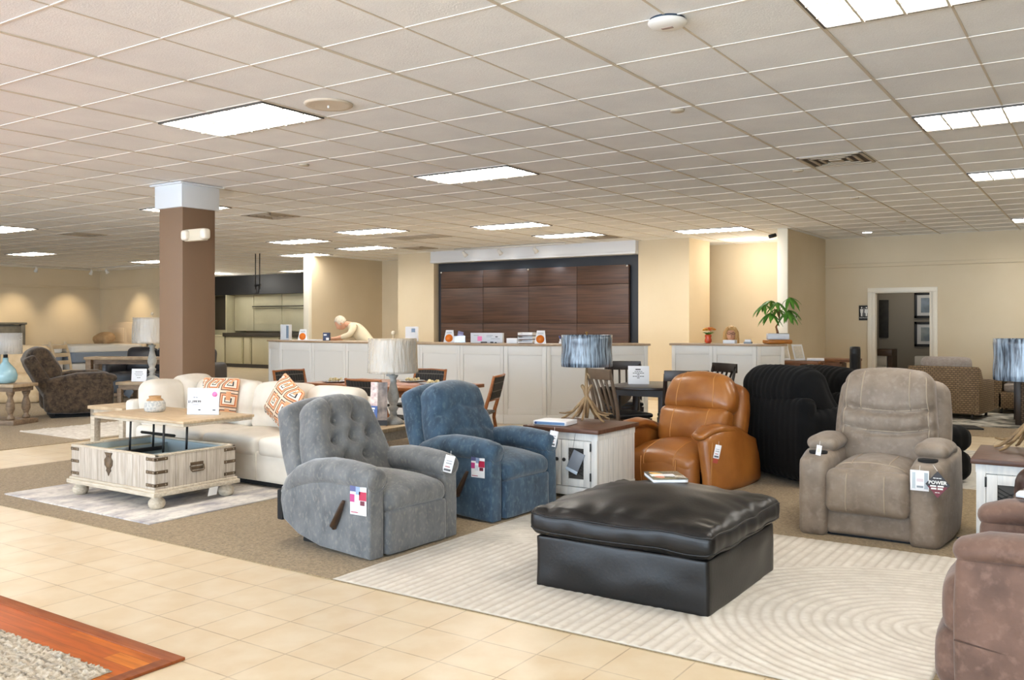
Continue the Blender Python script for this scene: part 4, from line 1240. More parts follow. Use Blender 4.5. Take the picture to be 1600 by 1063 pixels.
bm = B(); soft(bm, (-6.82, 6.03, .42), (2.56, .15, .70), .06, (0, .01, 0), 14, wr=.003); obj('back_frame', bm, M_cream, sf, ang=70)
for x0, x1, zt in ((-7.84, -6.95, .635), (-6.95, -6.20, .625), (-6.20, -5.60, .62)):
    bm = B()
    soft(bm, ((x0 + x1) / 2, 5.88, zt), (x1 - x0 + .02, .24, .46), .09, (0, .05, .02), 18, (-.14, 0, 0), wr=.014, wscale=4, seed=x0); obj('back_cushion', bm, M_cream, sf, ang=75)
for y0, y1 in ((5.27, 5.68), (5.64, 6.06)):
    bm = B(); soft(bm, (-7.93, (y0 + y1) / 2, .63 if y0 < 5.5 else .665), (.24, y1 - y0, .46), .08, (.05, .01, .02), 18, (0, -.14, 0), wr=.012, wscale=4, seed=y0); obj('back_cushion', bm, M_cream, sf, ang=75)
bm = B(); soft(bm, (-5.54, 5.63, .36), (.16, .88, .54), .06, (.01, .01, .01), 14, wr=.004); obj('arm', bm, M_cream, sf, ang=70)
bm = B(); soft(bm, (-8.09, 5.64, .37), (.15, .86, .62), .04, n=10, wr=.003); obj('arm', bm, M_cream, sf, ang=70)

def keymat(name):
    m = bpy.data.materials.new(name); m.use_nodes = True
    N, L = m.node_tree.nodes, m.node_tree.links
    b = N['Principled BSDF']; b.inputs['Roughness'].default_value = .85
    tc = N.new('ShaderNodeTexCoord'); sp = N.new('ShaderNodeSeparateXYZ'); L.new(tc.outputs['Object'], sp.inputs[0])
    def mth(op, a, bv=None):
        q = N.new('ShaderNodeMath'); q.operation = op
        for k, s in enumerate((a, bv)):
            if s is None: continue
            if isinstance(s, (int, float)): q.inputs[k].default_value = s
            else: L.new(s, q.inputs[k])
        return q.outputs[0]
    W = .165
    def cell(s): return mth('SUBTRACT', mth('FRACT', mth('DIVIDE', mth('ADD', s, 10), W)), .5)
    u, v = cell(sp.outputs['X']), cell(sp.outputs['Z'])
    d = mth('MAXIMUM', mth('ABSOLUTE', u), mth('ABSOLUTE', v))
    r = N.new('ShaderNodeValToRGB'); r.color_ramp.interpolation = 'CONSTANT'
    E = r.color_ramp.elements
    cs = [(0, '#e9ddcb'), (.09, '#2e2c33'), (.14, '#e9ddcb'), (.24, '#b9622f'), (.30, '#dfa880'), (.38, '#4a2f2c'), (.43, '#e3cdb4')]
    E[0].position = 0; E[0].color = lin(cs[0][1]); E[1].position = cs[1][0]; E[1].color = lin(cs[1][1])
    for p, c in cs[2:]:
        e = E.new(p); e.color = lin(c)
    gap = mth('MULTIPLY', mth('LESS_THAN', mth('ABSOLUTE', u), .09), mth('GREATER_THAN', v, 0))
    L.new(d, r.inputs[0])
    mx = N.new('ShaderNodeMixRGB'); L.new(gap, mx.inputs[0]); L.new(r.outputs[0], mx.inputs[1]); mx.inputs[2].default_value = lin('#dda277')
    L.new(mx.outputs[0], b.inputs['Base Color'])
    return m
M_key = keymat('key_pattern_fabric')
def pillow(name, lab, loc, rot, s, m, grp=None, d=.15):
    bm = B()
    def f(v, u):
        e = max(abs(u[0]), abs(u[2])); v.y *= 1 - .8 * sm(e, .55, 1.0)
        c = abs(u[0] * u[2]); v.x *= 1 - .06 * (1 - abs(u[2]) ** 2) * sm(abs(u[0]), .5, 1); v.z *= 1 - .06 * (1 - abs(u[0]) ** 2) * sm(abs(u[2]), .5, 1)
        return v
    soft(bm, (0, 0, 0), (s, d, s), .05, (0, .03, 0), 20, None, f, wr=.006)
    return tag(obj(name, bm, m, None, loc, rot, ang=80), lab, 'pillow', grp)
pillow('throw_pillow', 'square orange and black maze patterned pillow behind the price sign', (-7.28, 5.66, .70), (-.22, 0, .3), .43, M_key, 'maze patterned pillows')
pillow('throw_pillow', 'tilted orange and black maze patterned pillow beside the grey recliner back', (-6.30, 5.62, .72), (-.3, .42, -.25), .43, M_key, 'maze patterned pillows')

# --- white cabinets with brown tops and antler lamps
M_cabw = plankmat('white_planks', 'xy', '#d7d8d8', '#eceae6', '#b9b7b2', .09, ncol='#c9c6c0')
M_cabf = mat('white_wood', '#dcdcda', '#ebe9e4', scale=5, detail=6, rough=.5, stretch=(8, 8, 1), bump=.1, bscale=9)
M_top = mat('walnut_top', '#4a2e1f', '#6b4632', scale=5, detail=8, rough=.45, stretch=(1.2, 10, 1), bump=.1, bscale=10)
M_mesh = mat('dark_interior', '#3d3a37', '#4c4843', scale=5, rough=.6)
M_wire = mat('mesh_wire', '#232323', rough=.5, metal=.4)
def cabinet(lab, loc, rz):
    t = thing('side_cabinet', lab, 'cabinet', loc, rz, 'white mesh door cabinets')
    w, d, h = .66, .68, .58
    bm = B(); b2(bm, (-w / 2, -d / 2 + .02, .05), (w / 2, d / 2, h - .04), .003); obj('body', bm, M_cabw, t)
    bm = B()
    for x in (-w / 2, w / 2 - .055): b2(bm, (x, -d / 2 - .004, .03), (x + .055, -d / 2 + .03, h - .035), .003)
    b2(bm, (-w / 2, -d / 2 - .002, h - .095), (w / 2, -d / 2 + .025, h - .035), .003); b2(bm, (-w / 2, -d / 2 - .006, .03), (w / 2, -d / 2 + .025, .10), .004)
    for x in (-w / 2 - .004, w / 2 - .001):
        b2(bm, (x, -d / 2, .03), (x + .005, d / 2, .09)); b2(bm, (x, -d / 2, h - .09), (x + .005, d / 2, h - .035))
    obj('face_frame', bm, M_cabf, t)
    for s in (-1, 1):
        x0, x1 = (-.272, -.004) if s < 0 else (.004, .272)
        y = -d / 2 - .012
        bm = B(); q = .062
        for a in ((x0, .105, x0 + q, h - .10), (x1 - q, .105, x1, h - .10), (x0 + q, .105, x1 - q, .105 + q), (x0 + q, h - .10 - q, x1 - q, h - .10)):
            b2(bm, (a[0], y, a[1]), (a[2], y + .018, a[3]), .003)
        dr = obj('door', bm, M_cabf, t)
        bm = B(); b2(bm, (x0 + q - .01, y + .012, .15), (x1 - q + .01, y + .017, h - .15)); obj('backing', bm, M_mesh, dr)
        bm = B()
        for k in range(-12, 24):
            for sg in (1, -1):
                px = x0 + q; wz = x1 - x0 - 2 * q
                z0 = .165 + k * .026 if sg > 0 else .165 + k * .026
                a, b = (px, z0), (px + wz, z0 + sg * wz * .55)
                if min(a[1], b[1]) < .165 or max(a[1], b[1]) > h - .16: continue
                tube(bm, [(a[0], y + .009, a[1]), (b[0], y + .009, b[1])], .0018, 4)
        obj('mesh', bm, M_wire, dr)
        bm = B(); kx = x1 - .03 if s < 0 else x0 + .03; ball(bm, (kx, y - .014, .32), (.016, .013, .016)); cyl(bm, (kx, y, .32), (kx, y - .01, .32), .007); obj('knob', bm, M_black, dr)
        for z in (.16, .40):
            hx = x0 - .003 if s < 0 else x1 + .003
            bm = B(); b2(bm, (hx - .006, y - .004, z), (hx + .006, y + .004, z + .065), .001); obj('hinge', bm, M_black, dr)
    bm = B(); b2(bm, (-w / 2 - .03, -d / 2 - .04, h - .035), (w / 2 + .03, d / 2 + .03, h), .005); obj('top', bm, M_top, t)
    for sx in (-1, 1):
        for sy in (-1, 1):
            bm = B(); cyl(bm, (sx * .26, sy * .26, 0), (sx * .26, sy * .26, .05), .022, .028, 12); obj('foot', bm, M_top, t)
    return t
CAB = cabinet('white side cabinet with brown top and mesh doors between the blue and caramel recliners', (-3.77, 6.68, .006), .0)
dup(CAB, (-.40, 6.74, .006), .03, 'white side cabinet with brown top at the right edge, under an antler lamp')

M_ant = mat('antler', '#7d6244', '#a58860', scale=12, detail=5, rough=.5, bump=.15, bscale=40)
M_blues = mat('crinkled_blue_shade', '#2c3540', '#a9bccd', scale=10, detail=9, lo=.38, hi=.72, rough=.25, stretch=(7, 7, .55), bump=.4, bscale=20, coat=.5, c3='#20262c', scale3=9)
def antler_lamp(lab, loc, rz):
    t = thing('antler_lamp', lab, 'table lamp', loc, rz, 'antler table lamps')
    bm = B()
    tube(bm, [(0, 0, .02), (.012, -.005, .12), (0, 0, .22), (-.004, 0, .33), (0, 0, .47)], [.016, .02, .019, .015, .010], 10)
    tube(bm, [(0, 0, .20), (-.02, -.01, .27), (-.034, -.015, .30)], [.015, .014, .017], 8, round_end=True); tube(bm, [(.002, 0, .22), (.02, .01, .28), (.036, .015, .305)], [.013, .012, .015], 8, round_end=True)
    tube(bm, [(0, 0, .42), (.022, 0, .40), (.03, 0, .375)], [.008, .01, .006], 8, round_end=True)
    obj('stem', bm, M_ant, t)
    for a, L, br in ((-2.9, .23, 1), (-2.2, .16, 0), (-1.5, .10, 0), (-.45, .26, 1), (.6, .2, 1), (1.6, .2, 0), (2.5, .22, 1)):
        c, s = math.cos(a), math.sin(a)
        bm = B()
        P = [(0, 0, .21), (c * L * .25, s * L * .25, .15), (c * L * .55, s * L * .55, .075), (c * L * .85, s * L * .85, .022), (c * L, s * L, .010)]
        tube(bm, P, [.015, .014, .012, .010, .007], 8, round_end=True)
        if br:
            e = a + (.45 if a < 0 else -.45)
            tube(bm, [P[2], (P[2][0] + math.cos(e) * .07, P[2][1] + math.sin(e) * .07, .058), (P[2][0] + math.cos(e) * .12, P[2][1] + math.sin(e) * .12, .062)], [.010, .008, .005], 8, round_end=True)
        obj('leg', bm, M_ant, t)
    bm = B(); R = .225; z0, z1 = .475, .755
    lathe(bm, [(R, z0)] + [(R + .003 * math.sin(k), z0 + (z1 - z0) * k / 8) for k in range(1, 8)] + [(R, z1), (R - .006, z1), (R - .006, z0)], n=64)
    for v in bm.verts:
        a = math.atan2(v.co.y, v.co.x); k = .012 * noise.noise(Vector((a * 14, v.co.z * 2, 1)))
        v.co.x *= 1 + k; v.co.y *= 1 + k
    obj('shade', bm, M_blues, t, ang=80)
    bm = B(); cyl(bm, (0, 0, .47), (0, 0, .77), .005); ball(bm, (0, 0, .775), (.013, .013, .01)); tube(bm, [(-R + .01, 0, .735), (R - .01, 0, .735)], .003, 6); tube(bm, [(0, -R + .01, .735), (0, R - .01, .735)], .003, 6); obj('harp', bm, mat('brass', '#8f6f3d', rough=.3, metal=.8), t)
    return t
AL = antler_lamp('antler table lamp with crinkled blue drum shade on the cabinet by the caramel recliner', (-3.86, 6.92, .587), 0)
dup(AL, (-.45, 6.92, .587), .5, 'antler table lamp with crinkled blue drum shade, cut off at the right edge')

t = thing('binder', 'white binder with blue spine lying on the cabinet beside the antler lamp', 'binder', (-3.93, 6.50, .587), .12)
bm = B(); soft(bm, (0, 0, .019), (.30, .25, .038), .006, n=6); obj('cover', bm, M_card, t)
bm = B(); b2(bm, (-.13, -.1275, .008), (.14, -.124, .030)); obj('spine_label', bm, mat('spine_blue', '#6d8fb8', rough=.4), t)
bm = B(); cyl(bm, (-.125, -.125, .019), (-.125, -.1285, .019), .011); obj('ring_hole', bm, M_bl, t)
t = thing('hang_tag', 'grey folded hang tag tilted on the mesh door of the white cabinet', 'tag', (-3.62, 6.31, .325))
bm = B(); b2(bm, (-.052, -.004, -.078), (.052, .004, .078), .002); obj('card', bm, mat('slate_card', '#7f858f', rough=.4), t, rot=(0, .42, .2))
bm = B(); b2(bm, (-.052, -.005, -.102), (.052, .003, -.076), .001); obj('label_strip', bm, mat('pale_blue_label', '#c5d3e2', rough=.3), t, rot=(0, .42, .2))
bm = B(); tube(bm, [(-.03, .0, .075), (-.02, .012, .18), (-.02, .03, .225)], .0012, 5); obj('string', bm, M_dark, t)

# magazine on the ottoman
t = thing('magazine', 'glossy food magazine lying on the black leather ottoman', 'magazine', (-2.18, 4.86, .528), -.92)
bm = B(); soft(bm, (0, 0, .012), (.27, .20, .018), .003, n=6); obj('pages', bm, M_card, t)
bm = B(); b2(bm, (-.138, -.103, .021), (.138, .103, .024), .001); b2(bm, (-.138, -.103, .0), (.138, .103, .003), .001); obj('cover', bm, mat('magazine_cover', '#2f3634', '#8a7f6a', scale=14, detail=5, rough=.25, c3='#5a6b3c', scale3=22), t)
bm = B()
ball(bm, (-.06, -.045, .0245), (.055, .028, .0012), .6, 14, 6); obj('picture', bm, mat('food_orange', '#d9942e', '#e9c15a', scale=30, rough=.3), t)
bm = B(); ball(bm, (.05, -.05, .0245), (.05, .03, .0012), .2, 14, 6); obj('picture', bm, mat('food_green', '#b7c45c', '#c65a4a', scale=20, rough=.3), t)
bm = B(); b2(bm, (-.03, -.09, .0242), (.035, .05, .0256)); obj('title_band', bm, M_card, t)

# hang tags on the chairs
def tagcard(lab, loc, rz, w, h, cols, tilt=0, grp=None, txt=None):
    t = thing('hang_tag', lab, 'tag', loc, rz, grp)
    bm = B(); b2(bm, (-w / 2, -.0012, -h), (w / 2, .0012, 0), .001); c = obj('card', bm, M_card, t, rot=(0, tilt, 0))
    for k, (x0, z0, x1, z1, col) in enumerate(cols):
        bm = B(); b2(bm, (-w / 2 + x0 * w, -.0018, -h + z0 * h), (-w / 2 + x1 * w, -.0011, -h + z1 * h)); obj('print', bm, mat('tag_' + col, col, rough=.4), c)
    bm = B(); tube(bm, [(0, 0, -.004), (.002, .004, .03)], .0012, 5); obj('string', bm, M_white, t)
    if txt:
        for s, sz, z, col in txt: text('lettering', s, sz, col, c, (0, -.0022, z))
    return t
ART = [(.0, .70, .35, .92, '#5b5f8c'), (.35, .62, .62, .86, '#8fa3c4'), (0, .38, .28, .62, '#b9417f'), (.55, .45, 1.0, .72, '#b3294a'), (.28, .30, .55, .52, '#cfd6df'), (.62, .30, .9, .44, '#6f2b3a'), (.06, .06, .5, .09, '#a8324a'), (.2, .92, .6, .99, '#d8cfb0'), (.7, .85, .9, .97, '#c8d0d8')]
tagcard('large colourful hang tag on the arm of the grey tufted recliner', (-3.80, 3.972, .48), .0, .135, .20, ART)
tagcard('large colourful hang tag on the arm of the blue recliner', (-3.80, 5.205, .50), .0, .12, .17, ART)
BAR = [(.15, .08, .85, .2, '#55585e'), (.2, .5, .8, .56, '#a0a3a8'), (.2, .64, .8, .70, '#b6b9be'), (.2, .3, .7, .35, '#b05a5a')]
tagcard('small white barcode tag at the far arm of the grey tufted recliner', (-3.655, 4.70, .565), .7, .065, .115, BAR, .25)
tagcard('small white barcode tag at the far arm of the blue recliner', (-3.635, 6.0, .60), .7, .065, .125, BAR, .2)
tagcard('white barcode tag with red tip on the caramel leather recliner arm', (-2.72, 7.13, .43), .5, .05, .115, BAR + [(.1, -.35, .9, -.02, '#a8442f')], .2)
tagcard('white price tag in a clear sleeve on the taupe recliner arm front', (-1.015, 6.155, .51), 0, .11, .13, [(.1, .1, .28, .9, '#b9c3c8'), (.75, .1, .95, .9, '#a7b0b6'), (.35, .15, .7, .25, '#8d949a'), (.35, .45, .7, .6, '#d9c9cc')])
tagcard('small white tag at the cup holder of the taupe recliner', (-1.66, 6.24, .61), 0, .035, .07, [(.2, .3, .8, .7, '#d8d2c0')], .15)
t = thing('diamond_tag', 'black and red diamond shaped tag reading POWER on the taupe recliner arm', 'tag', (-.905, 6.12, .435))
bm = B(); prism(bm, [(0, .085), (.07, .0), (0, -.085), (-.07, 0)], 'y', -.001, .001); obj('card', bm, mat('tag_black', '#1f1517', rough=.4), t)
bm = B(); prism(bm, [(.058, -.012), (0, -.083), (-.058, -.012)], 'y', -.0018, -.001); obj('lower_panel', bm, mat('tag_maroon', '#6e1626', rough=.4), t)
text('lettering', 'POWER', .030, M_white, t, (0, -.0025, .012), bold=.001); bars(t, M_white, [(0, -.010, .085, .010), (0, -.026, .075, .010), (0, .04, .05, .005), (0, -.05, .03, .004)], -.0019)
bm = B(); tube(bm, [(0, 0, .083), (-.03, .02, .12)], .0012, 5); obj('string', bm, M_white, t)
bm = B(); tube(bm, [(-.86, 6.6, .012), (-.80, 6.68, .012), (-.74, 6.7, .012), (-.62, 6.64, .012)], .005, 6); tag(obj('black_cable', bm, M_black), 'short black cable on carpet beside the taupe recliner', 'cord')
# ================================================================== dining sets, counters, people, background
M_din = mat('dining_wood', '#8f5429', '#a8693a', scale=5, detail=7, rough=.4, stretch=(1.5, 9, 9))
M_strapb = brickmat('woven_black_strap', '#1c1b1a', '#242322', '#6a655d', .04, .02, .0012, stag=.5, rough=.7, bump=.3, noise_amt=.1, ncol='#2a2826')
def dining_chair(lab, loc, rz):
    t = thing('dining_chair', lab, 'chair', loc, rz, 'wooden chairs with black woven backs')
    w, d = .24, .23
    for sx in (-1, 1):
        bm = B(); tube(bm, [(sx * w, -d, 0), (sx * w, -d, .44)], [.016, .022], 8); obj('leg', bm, M_din, t)
        bm = B(); tube(bm, [(sx * w, d + .06, 0), (sx * w, d - .01, .38), (sx * w, d, .47), (sx * w, d + .07, .70), (sx * w, d + .11, .87)], [.016, .022, .024, .02, .016], 8, flat=.9); obj('leg', bm, M_din, t)
        bm = B(); tube(bm, [(sx * w, -d, .25), (sx * w, d, .27)], .012, 8); obj('stretcher', bm, M_din, t)
    bm = B(); soft(bm, (0, 0, .445), (.50, .48, .035), .015, n=8); obj('seat', bm, M_strapb, t)
    bm = B()
    soft(bm, (0, d + .085, .73), (.46, .025, .26), .01, n=10, rot=(-.22, 0, 0)); obj('backrest', bm, M_strapb, t)
    bm = B(); tube(bm, [(-w, d + .105, .855), (0, d + .125, .86), (w, d + .105, .855)], .014, 8); obj('back_rail', bm, M_din, t)
    bm = B(); tube(bm, [(-w, d + .05, .60), (0, d + .065, .60), (w, d + .05, .60)], .011, 8); obj('back_rail', bm, M_din, t)
    return t
t = thing('dining_table', 'rectangular brown dining table between the white sofa and the long counter', 'table', (-6.82, 7.68, 0.006))
bm = B(); b2(bm, (-.92, -.5, .715), (.94, .5, .755), .005); obj('tabletop', bm, M_din, t)
bm = B(); b2(bm, (-.75, -.42, .64), (.75, -.40, .715)); b2(bm, (-.75, .40, .64), (.75, .42, .715)); b2(bm, (-.75, -.4, .64), (-.73, .4, .715)); b2(bm, (.73, -.4, .64), (.75, .4, .715)); obj('apron', bm, M_din, t)
leg_parts(t, M_din, [(sx * .74, sy * .40) for sx in (-1, 1) for sy in (-1, 1)], 0, .715, .07)
for lab, loc, rz in (('wooden dining chair with black woven back at the right end of the dining table', (-5.92, 7.95, .006), -1.2), ('wooden dining chair with black woven back at the left end of the dining table', (-8.05, 7.55, .006), PI / 2), ('wooden dining chair on the near side of the dining table, behind the brochure', (-6.33, 7.02, .006), PI), ('wooden dining chair on the far side of the dining table, behind the turned lamp', (-7.05, 8.32, .006), 0)):
    dining_chair(lab, loc, rz)
M_plate = mat('grey_plate', '#a9abb0', rough=.3)
M_moss = mat('dried_decor', '#b59d62', '#e2d6b4', scale=40, rough=.9)
for x, y, lab in ((-7.45, 7.4, 'place setting with dried flowers at the left end of the dining table'), (-6.75, 7.95, 'place setting with dried flowers right behind the turned lamp stem'), (-6.3, 7.75, 'place setting with dried flowers near the right end of the dining table')):
    t = thing('place_setting', lab, 'plate', (x, y, .762), 0, 'place settings on the dining table')
    bm = B(); lathe(bm, [(0, 0), (.09, 0), (.14, .012), (.15, .018), (.14, .018), (.09, .008), (0, .008)], n=28); obj('plate', bm, M_plate, t)
    bm = B()
    for k in range(16):
        a = k * 2.4; r = .02 + .06 * random.random(); ball(bm, (r * math.cos(a), r * math.sin(a), .022 + .02 * random.random()), (.016, .016, .016), u=8, v=6)
    obj('dried_flowers', bm, M_moss, t)
bm = B(); soft(bm, (0, 0, 0), (.9, .32, .004), .001, n=6); tag(obj('table_runner', bm, mat('runner_cloth', '#b3867a', '#c9a596', scale=9, rough=.9), None, (-6.75, 7.62, .7635)), 'dusty pink runner along the dining table', 'table runner')

M_esp = mat('espresso_wood', '#231a15', '#33271f', scale=6, detail=6, rough=.35, stretch=(1, 1, .3))
M_esp_lit = mat('espresso_wood_lit', '#5c4c3d', '#6e5c4b', scale=6, detail=6, rough=.4)  # lit copy of the espresso wood: light is put into the paler colour
t = thing('drop_leaf_table', 'round dark drop-leaf dining table with a white sign', 'table', (-4.32, 9.15, .003))
bm = B()
pts = [(.56 * math.cos(2 * PI * k / 48), .56 * math.sin(2 * PI * k / 48)) for k in range(48)]
pts = [(max(-.36, x), y) for x, y in pts]
prism(bm, pts, 'z', .725, .755, .006); obj('tabletop', bm, M_esp, t)
bm = B(); q = [(y, z) for y, z in [(.43, .735), (.40, .64), (.30, .55), (.16, .50), (0, .485), (-.16, .50), (-.30, .55), (-.40, .64), (-.43, .735)]]
prism(bm, q, 'x', -.39, -.365, .004); obj('drop_leaf', bm, M_esp_lit, t)
bm = B(); b2(bm, (-.3, -.28, .64), (.32, .28, .725)); obj('apron', bm, M_esp, t)
leg_parts(t, M_esp, [(-.26, -.24), (.28, -.24), (-.26, .24), (.28, .24)], 0, .66, .065)
t = thing('table_sign', 'white printed sign standing on the round dark table', 'sign', (-4.42, 9.12, .759), .5)
bm = B(); b2(bm, (-.118, -.003, 0), (.118, .003, .205), .001); obj('card', bm, M_card, t)
bars(t, M_text, [(0, .165, .07, .012), (0, .142, .09, .006), (0, .124, .13, .007), (0, .106, .035, .007), (0, .088, .13, .007), (0, .07, .035, .007)], -.0032)
def slat_chair(lab, loc, rz, m=M_esp):
    t = thing('slat_chair', lab, 'chair', loc, rz, 'dark slat back chairs at the round table')
    w, d = .21, .20
    bm = B(); soft(bm, (0, -.01, .47), (.46, .44, .05), .022, (0, 0, .012), 10); obj('seat', bm, mat('black_vinyl', '#17181a', rough=.3), t)
    bm = B(); b2(bm, (-.21, -.2, .39), (.21, .19, .45), .005); obj('apron', bm, m, t)
    for sx in (-1, 1):
        bm = B(); tube(bm, [(sx * w, -d, 0), (sx * w, -d, .44)], [.018, .024], 4); obj('leg', bm, m, t)
        bm = B(); tube(bm, [(sx * w, d + .05, 0), (sx * w, d, .42), (sx * w, d + .03, .62), (sx * w, d + .09, .86), (sx * w, d + .11, .93)], [.02, .026, .023, .021, .02], 4); obj('leg', bm, m, t)
    bm = B()
    P = [(-.225, d + .10), (-.1, d + .125), (0, d + .132), (.1, d + .125), (.225, d + .10), (.225, d + .125), (.1, d + .15), (0, d + .157), (-.1, d + .15), (-.225, d + .125)]
    prism(bm, P, 'z', .855, .965, .006); obj('top_rail', bm, m, t)
    for k in range(4):
        x = -.13 + .0867 * k
        bm = B(); tube(bm, [(x, d - .01, .45), (x, d + .02, .58), (x, d + .07, .74), (x, d + .12, .87)], .013, 4, flat=1.3); obj('slat', bm, m, t)
    return t
slat_chair('dark slat back chair seen edge-on left of the round table', (-4.30, 8.50, .006), 2.65, M_esp_lit)
slat_chair('dark slat back chair nearest us at the round table, behind the caramel recliner', (-3.70, 8.66, .006), PI + .55)
slat_chair('dark slat back chair on the far left side of the round table by the sign', (-4.95, 9.80, .003), .5)
slat_chair('dark slat back chair on the far right side of the round table, mostly hidden', (-4.0, 9.98, .003), -.55)

# --- counters
M_ctr = mat('counter_paint', '#dddad4', rough=.45)
M_ctop = mat('counter_top', '#9d8367', '#ad9377', scale=5, detail=6, rough=.4, stretch=(1, 6, 1))
def counter(name, lab, pts, depth, h, npan, base=.13):
    t = thing(name, lab, 'counter', (0, 0, 0))
    back = []
    P = [Vector((x, y)) for x, y in pts]
    for k, p in enumerate(P):
        d = (P[min(k + 1, len(P) - 1)] - P[max(k - 1, 0)]).normalized()
        back.append(p + Vector((-d.y, d.x)) * depth)
    def off(q, ls):
        out = []
        for k, p in enumerate(ls):
            d = (ls[min(k + 1, len(ls) - 1)] - ls[max(k - 1, 0)]).normalized(); out.append(p + Vector((d.y, -d.x)) * q)
        return out
    bm = B(); prism(bm, [tuple(p) for p in P] + [tuple(p) for p in reversed(back)], 'z', 0, h - .03); obj('body', bm, M_ctr, t)
    o1 = off(.035, P)
    o1[0] += (P[0] - P[1]).normalized() * .03; o1[-1] += (P[-1] - P[-2]).normalized() * .03
    bm = B(); prism(bm, [tuple(p) for p in o1] + [tuple(p) for p in reversed(off(-.02, back))], 'z', h - .03, h, .006, 2); obj('top', bm, M_ctop, t)
    for a, b, n in zip(P[:-1], P[1:], npan):
        d = (b - a); L = d.length; rz = math.atan2(d.y, d.x)
        for k in range(n):
            bm = B(); x0, x1 = L * k / n, L * (k + 1) / n; s = .06
            for q in ((x0 + .002, base, x0 + s, h - .03), (x1 - s, base, x1 - .002, h - .03), (x0 + s, base, x1 - s, base + .09), (x0 + s, h - .16, x1 - s, h - .03)):
                b2(bm, (q[0], -.016, q[1]), (q[2], .005, q[3]), .003)
            o = obj('panel_frame', bm, M_ctr, t); o.location = (a.x, a.y, 0); o.rotation_euler = (0, 0, rz)
        bm = B(); b2(bm, (0, -.022, 0), (L, .004, base), .004); o = obj('baseboard', bm, M_ctr, t); o.location = (a.x, a.y, 0); o.rotation_euler = (0, 0, rz)
    return t
CH = 1.146
counter('long_counter', 'long white panelled counter with tan top before the walnut panelling', [(-12.48, 10.78), (-11.93, 10.55), (-7.24, 10.55), (-6.67, 10.79), (-5.60, 11.86)], .5, CH, [1, 6, 1, 2])
counter('reception_desk', 'white panelled reception desk with flower vase and potted plant', [(-5.43, 12.33), (-4.16, 12.37), (-3.86, 12.66)], .42, CH, [2, 1])

# things on the counters
def osign(lab, loc, rz):
    t = thing('counter_sign', lab, 'sign', loc, rz, 'white signs with an orange circle')
    bm = B(); prism(bm, [(-.085, 0), (.085, 0), (.065, .19), (-.05, .19)], 'y', -.004, .004); obj('card', bm, M_card, t, rot=(-.12, 0, 0))
    bm = B(); tube(bm, [(0, -.006, .065), (0, -.004, .065)], .06, 24); obj('circle', bm, mat('orange_print', '#e8791d', rough=.4), t, rot=(-.12, 0, 0))
    for z in (.155, .14):
        bm = B(); b2(bm, (-.04, -.0052, z), (.045, -.004, z + .005)); obj('text_line', bm, mat('grey_print', '#9a9aa2', rough=.5), t, rot=(-.12, 0, 0))
    return t
cz = CH + .003
osign('white counter sign with orange circle at the left end of the long counter', (-11.60, 10.75, cz), .45)
osign('white counter sign with orange circle at the bottom left corner of the walnut panelling', (-8.42, 10.78, cz), .45)
osign('white counter sign with orange circle at the bend of the counter, beside small blue items', (-6.82, 10.86, cz), .45)
M_grey = mat('mid_grey_plastic', '#8e959d', rough=.4)
t = thing('leaflet_dispenser', 'tall white and grey leaflet dispenser at the left corner of the counter', 'leaflet holder', (-12.02, 10.76, cz), .4)
bm = B(); b2(bm, (-.08, -.06, 0), (.08, .06, .27), .004); obj('holder', bm, mat('pale_grey_plastic', '#cfd3d8', rough=.4), t)
bm = B(); b2(bm, (.03, -.064, .03), (.075, -.058, .25)); obj('leaflet', bm, mat('slate_print', '#5f7286', rough=.4), t)
t = thing('blue_leaflet_box', 'small dark blue leaflet box in front of the bending man', 'box', (-10.98, 10.72, cz), .5)
bm = B(); b2(bm, (-.055, -.04, 0), (.055, .04, .135), .003); obj('box', bm, mat('navy_print', '#1f2c55', rough=.4), t)
bm = B(); b2(bm, (-.04, -.042, .085), (.01, -.039, .11)); b2(bm, (.0, -.042, .01), (.05, -.039, .05)); obj('print', bm, M_card, t)
bm = B(); b2(bm, (-.16, -.1, 0), (.16, .1, .012), .002); tag(obj('paper_stack', bm, M_card, None, (-11.35, 10.8, cz)), 'flat stack of white paper beside the blue leaflet box on the counter', 'paper')
t = thing('card_terminal', 'white card terminal with small blue screen just above the turned lamp shade', 'terminal', (-9.30, 10.95, cz), .5)
bm = B(); b2(bm, (-.10, -.05, 0), (.10, .05, .24), .008); obj('body', bm, M_card, t)
bm = B(); b2(bm, (.0, -.053, .15), (.06, -.049, .21)); obj('screen', bm, mat('blue_screen', '#40516b', rough=.2), t)
t = thing('brochure_rack', 'purple brochures in a clear holder beside the orange circle sign', 'leaflet holder', (-8.26, 10.82, cz), .45)
for k in range(3):
    bm = B(); b2(bm, (-.05 + k * .02, -.003 - k * .012, .01), (.035 + k * .02, .0 - k * .012, .17 - k * .04)); obj('brochure', bm, mat('purple_print%d' % k, ('#7b7398', '#a59fc0', '#5b5670')[k], rough=.4), t, rot=(0, .25, 0))
bm = B(); b2(bm, (-.06, -.045, 0), (.11, -.04, .1)); b2(bm, (-.06, -.045, 0), (.11, .04, .006)); obj('holder', bm, mat('clear_acrylic', ''), t)
t = thing('desk_organizer', 'wide white pricing board with pink note on the counter', 'organizer', (-7.72, 10.80, cz), .3)
bm = B(); b2(bm, (-.25, -.02, 0), (.25, .06, .15), .003); obj('board', bm, mat('board_grey', '#d4d5da', rough=.5), t)
bm = B(); b2(bm, (-.14, -.024, .03), (-.07, -.019, .10)); obj('note', bm, M_pink, t)
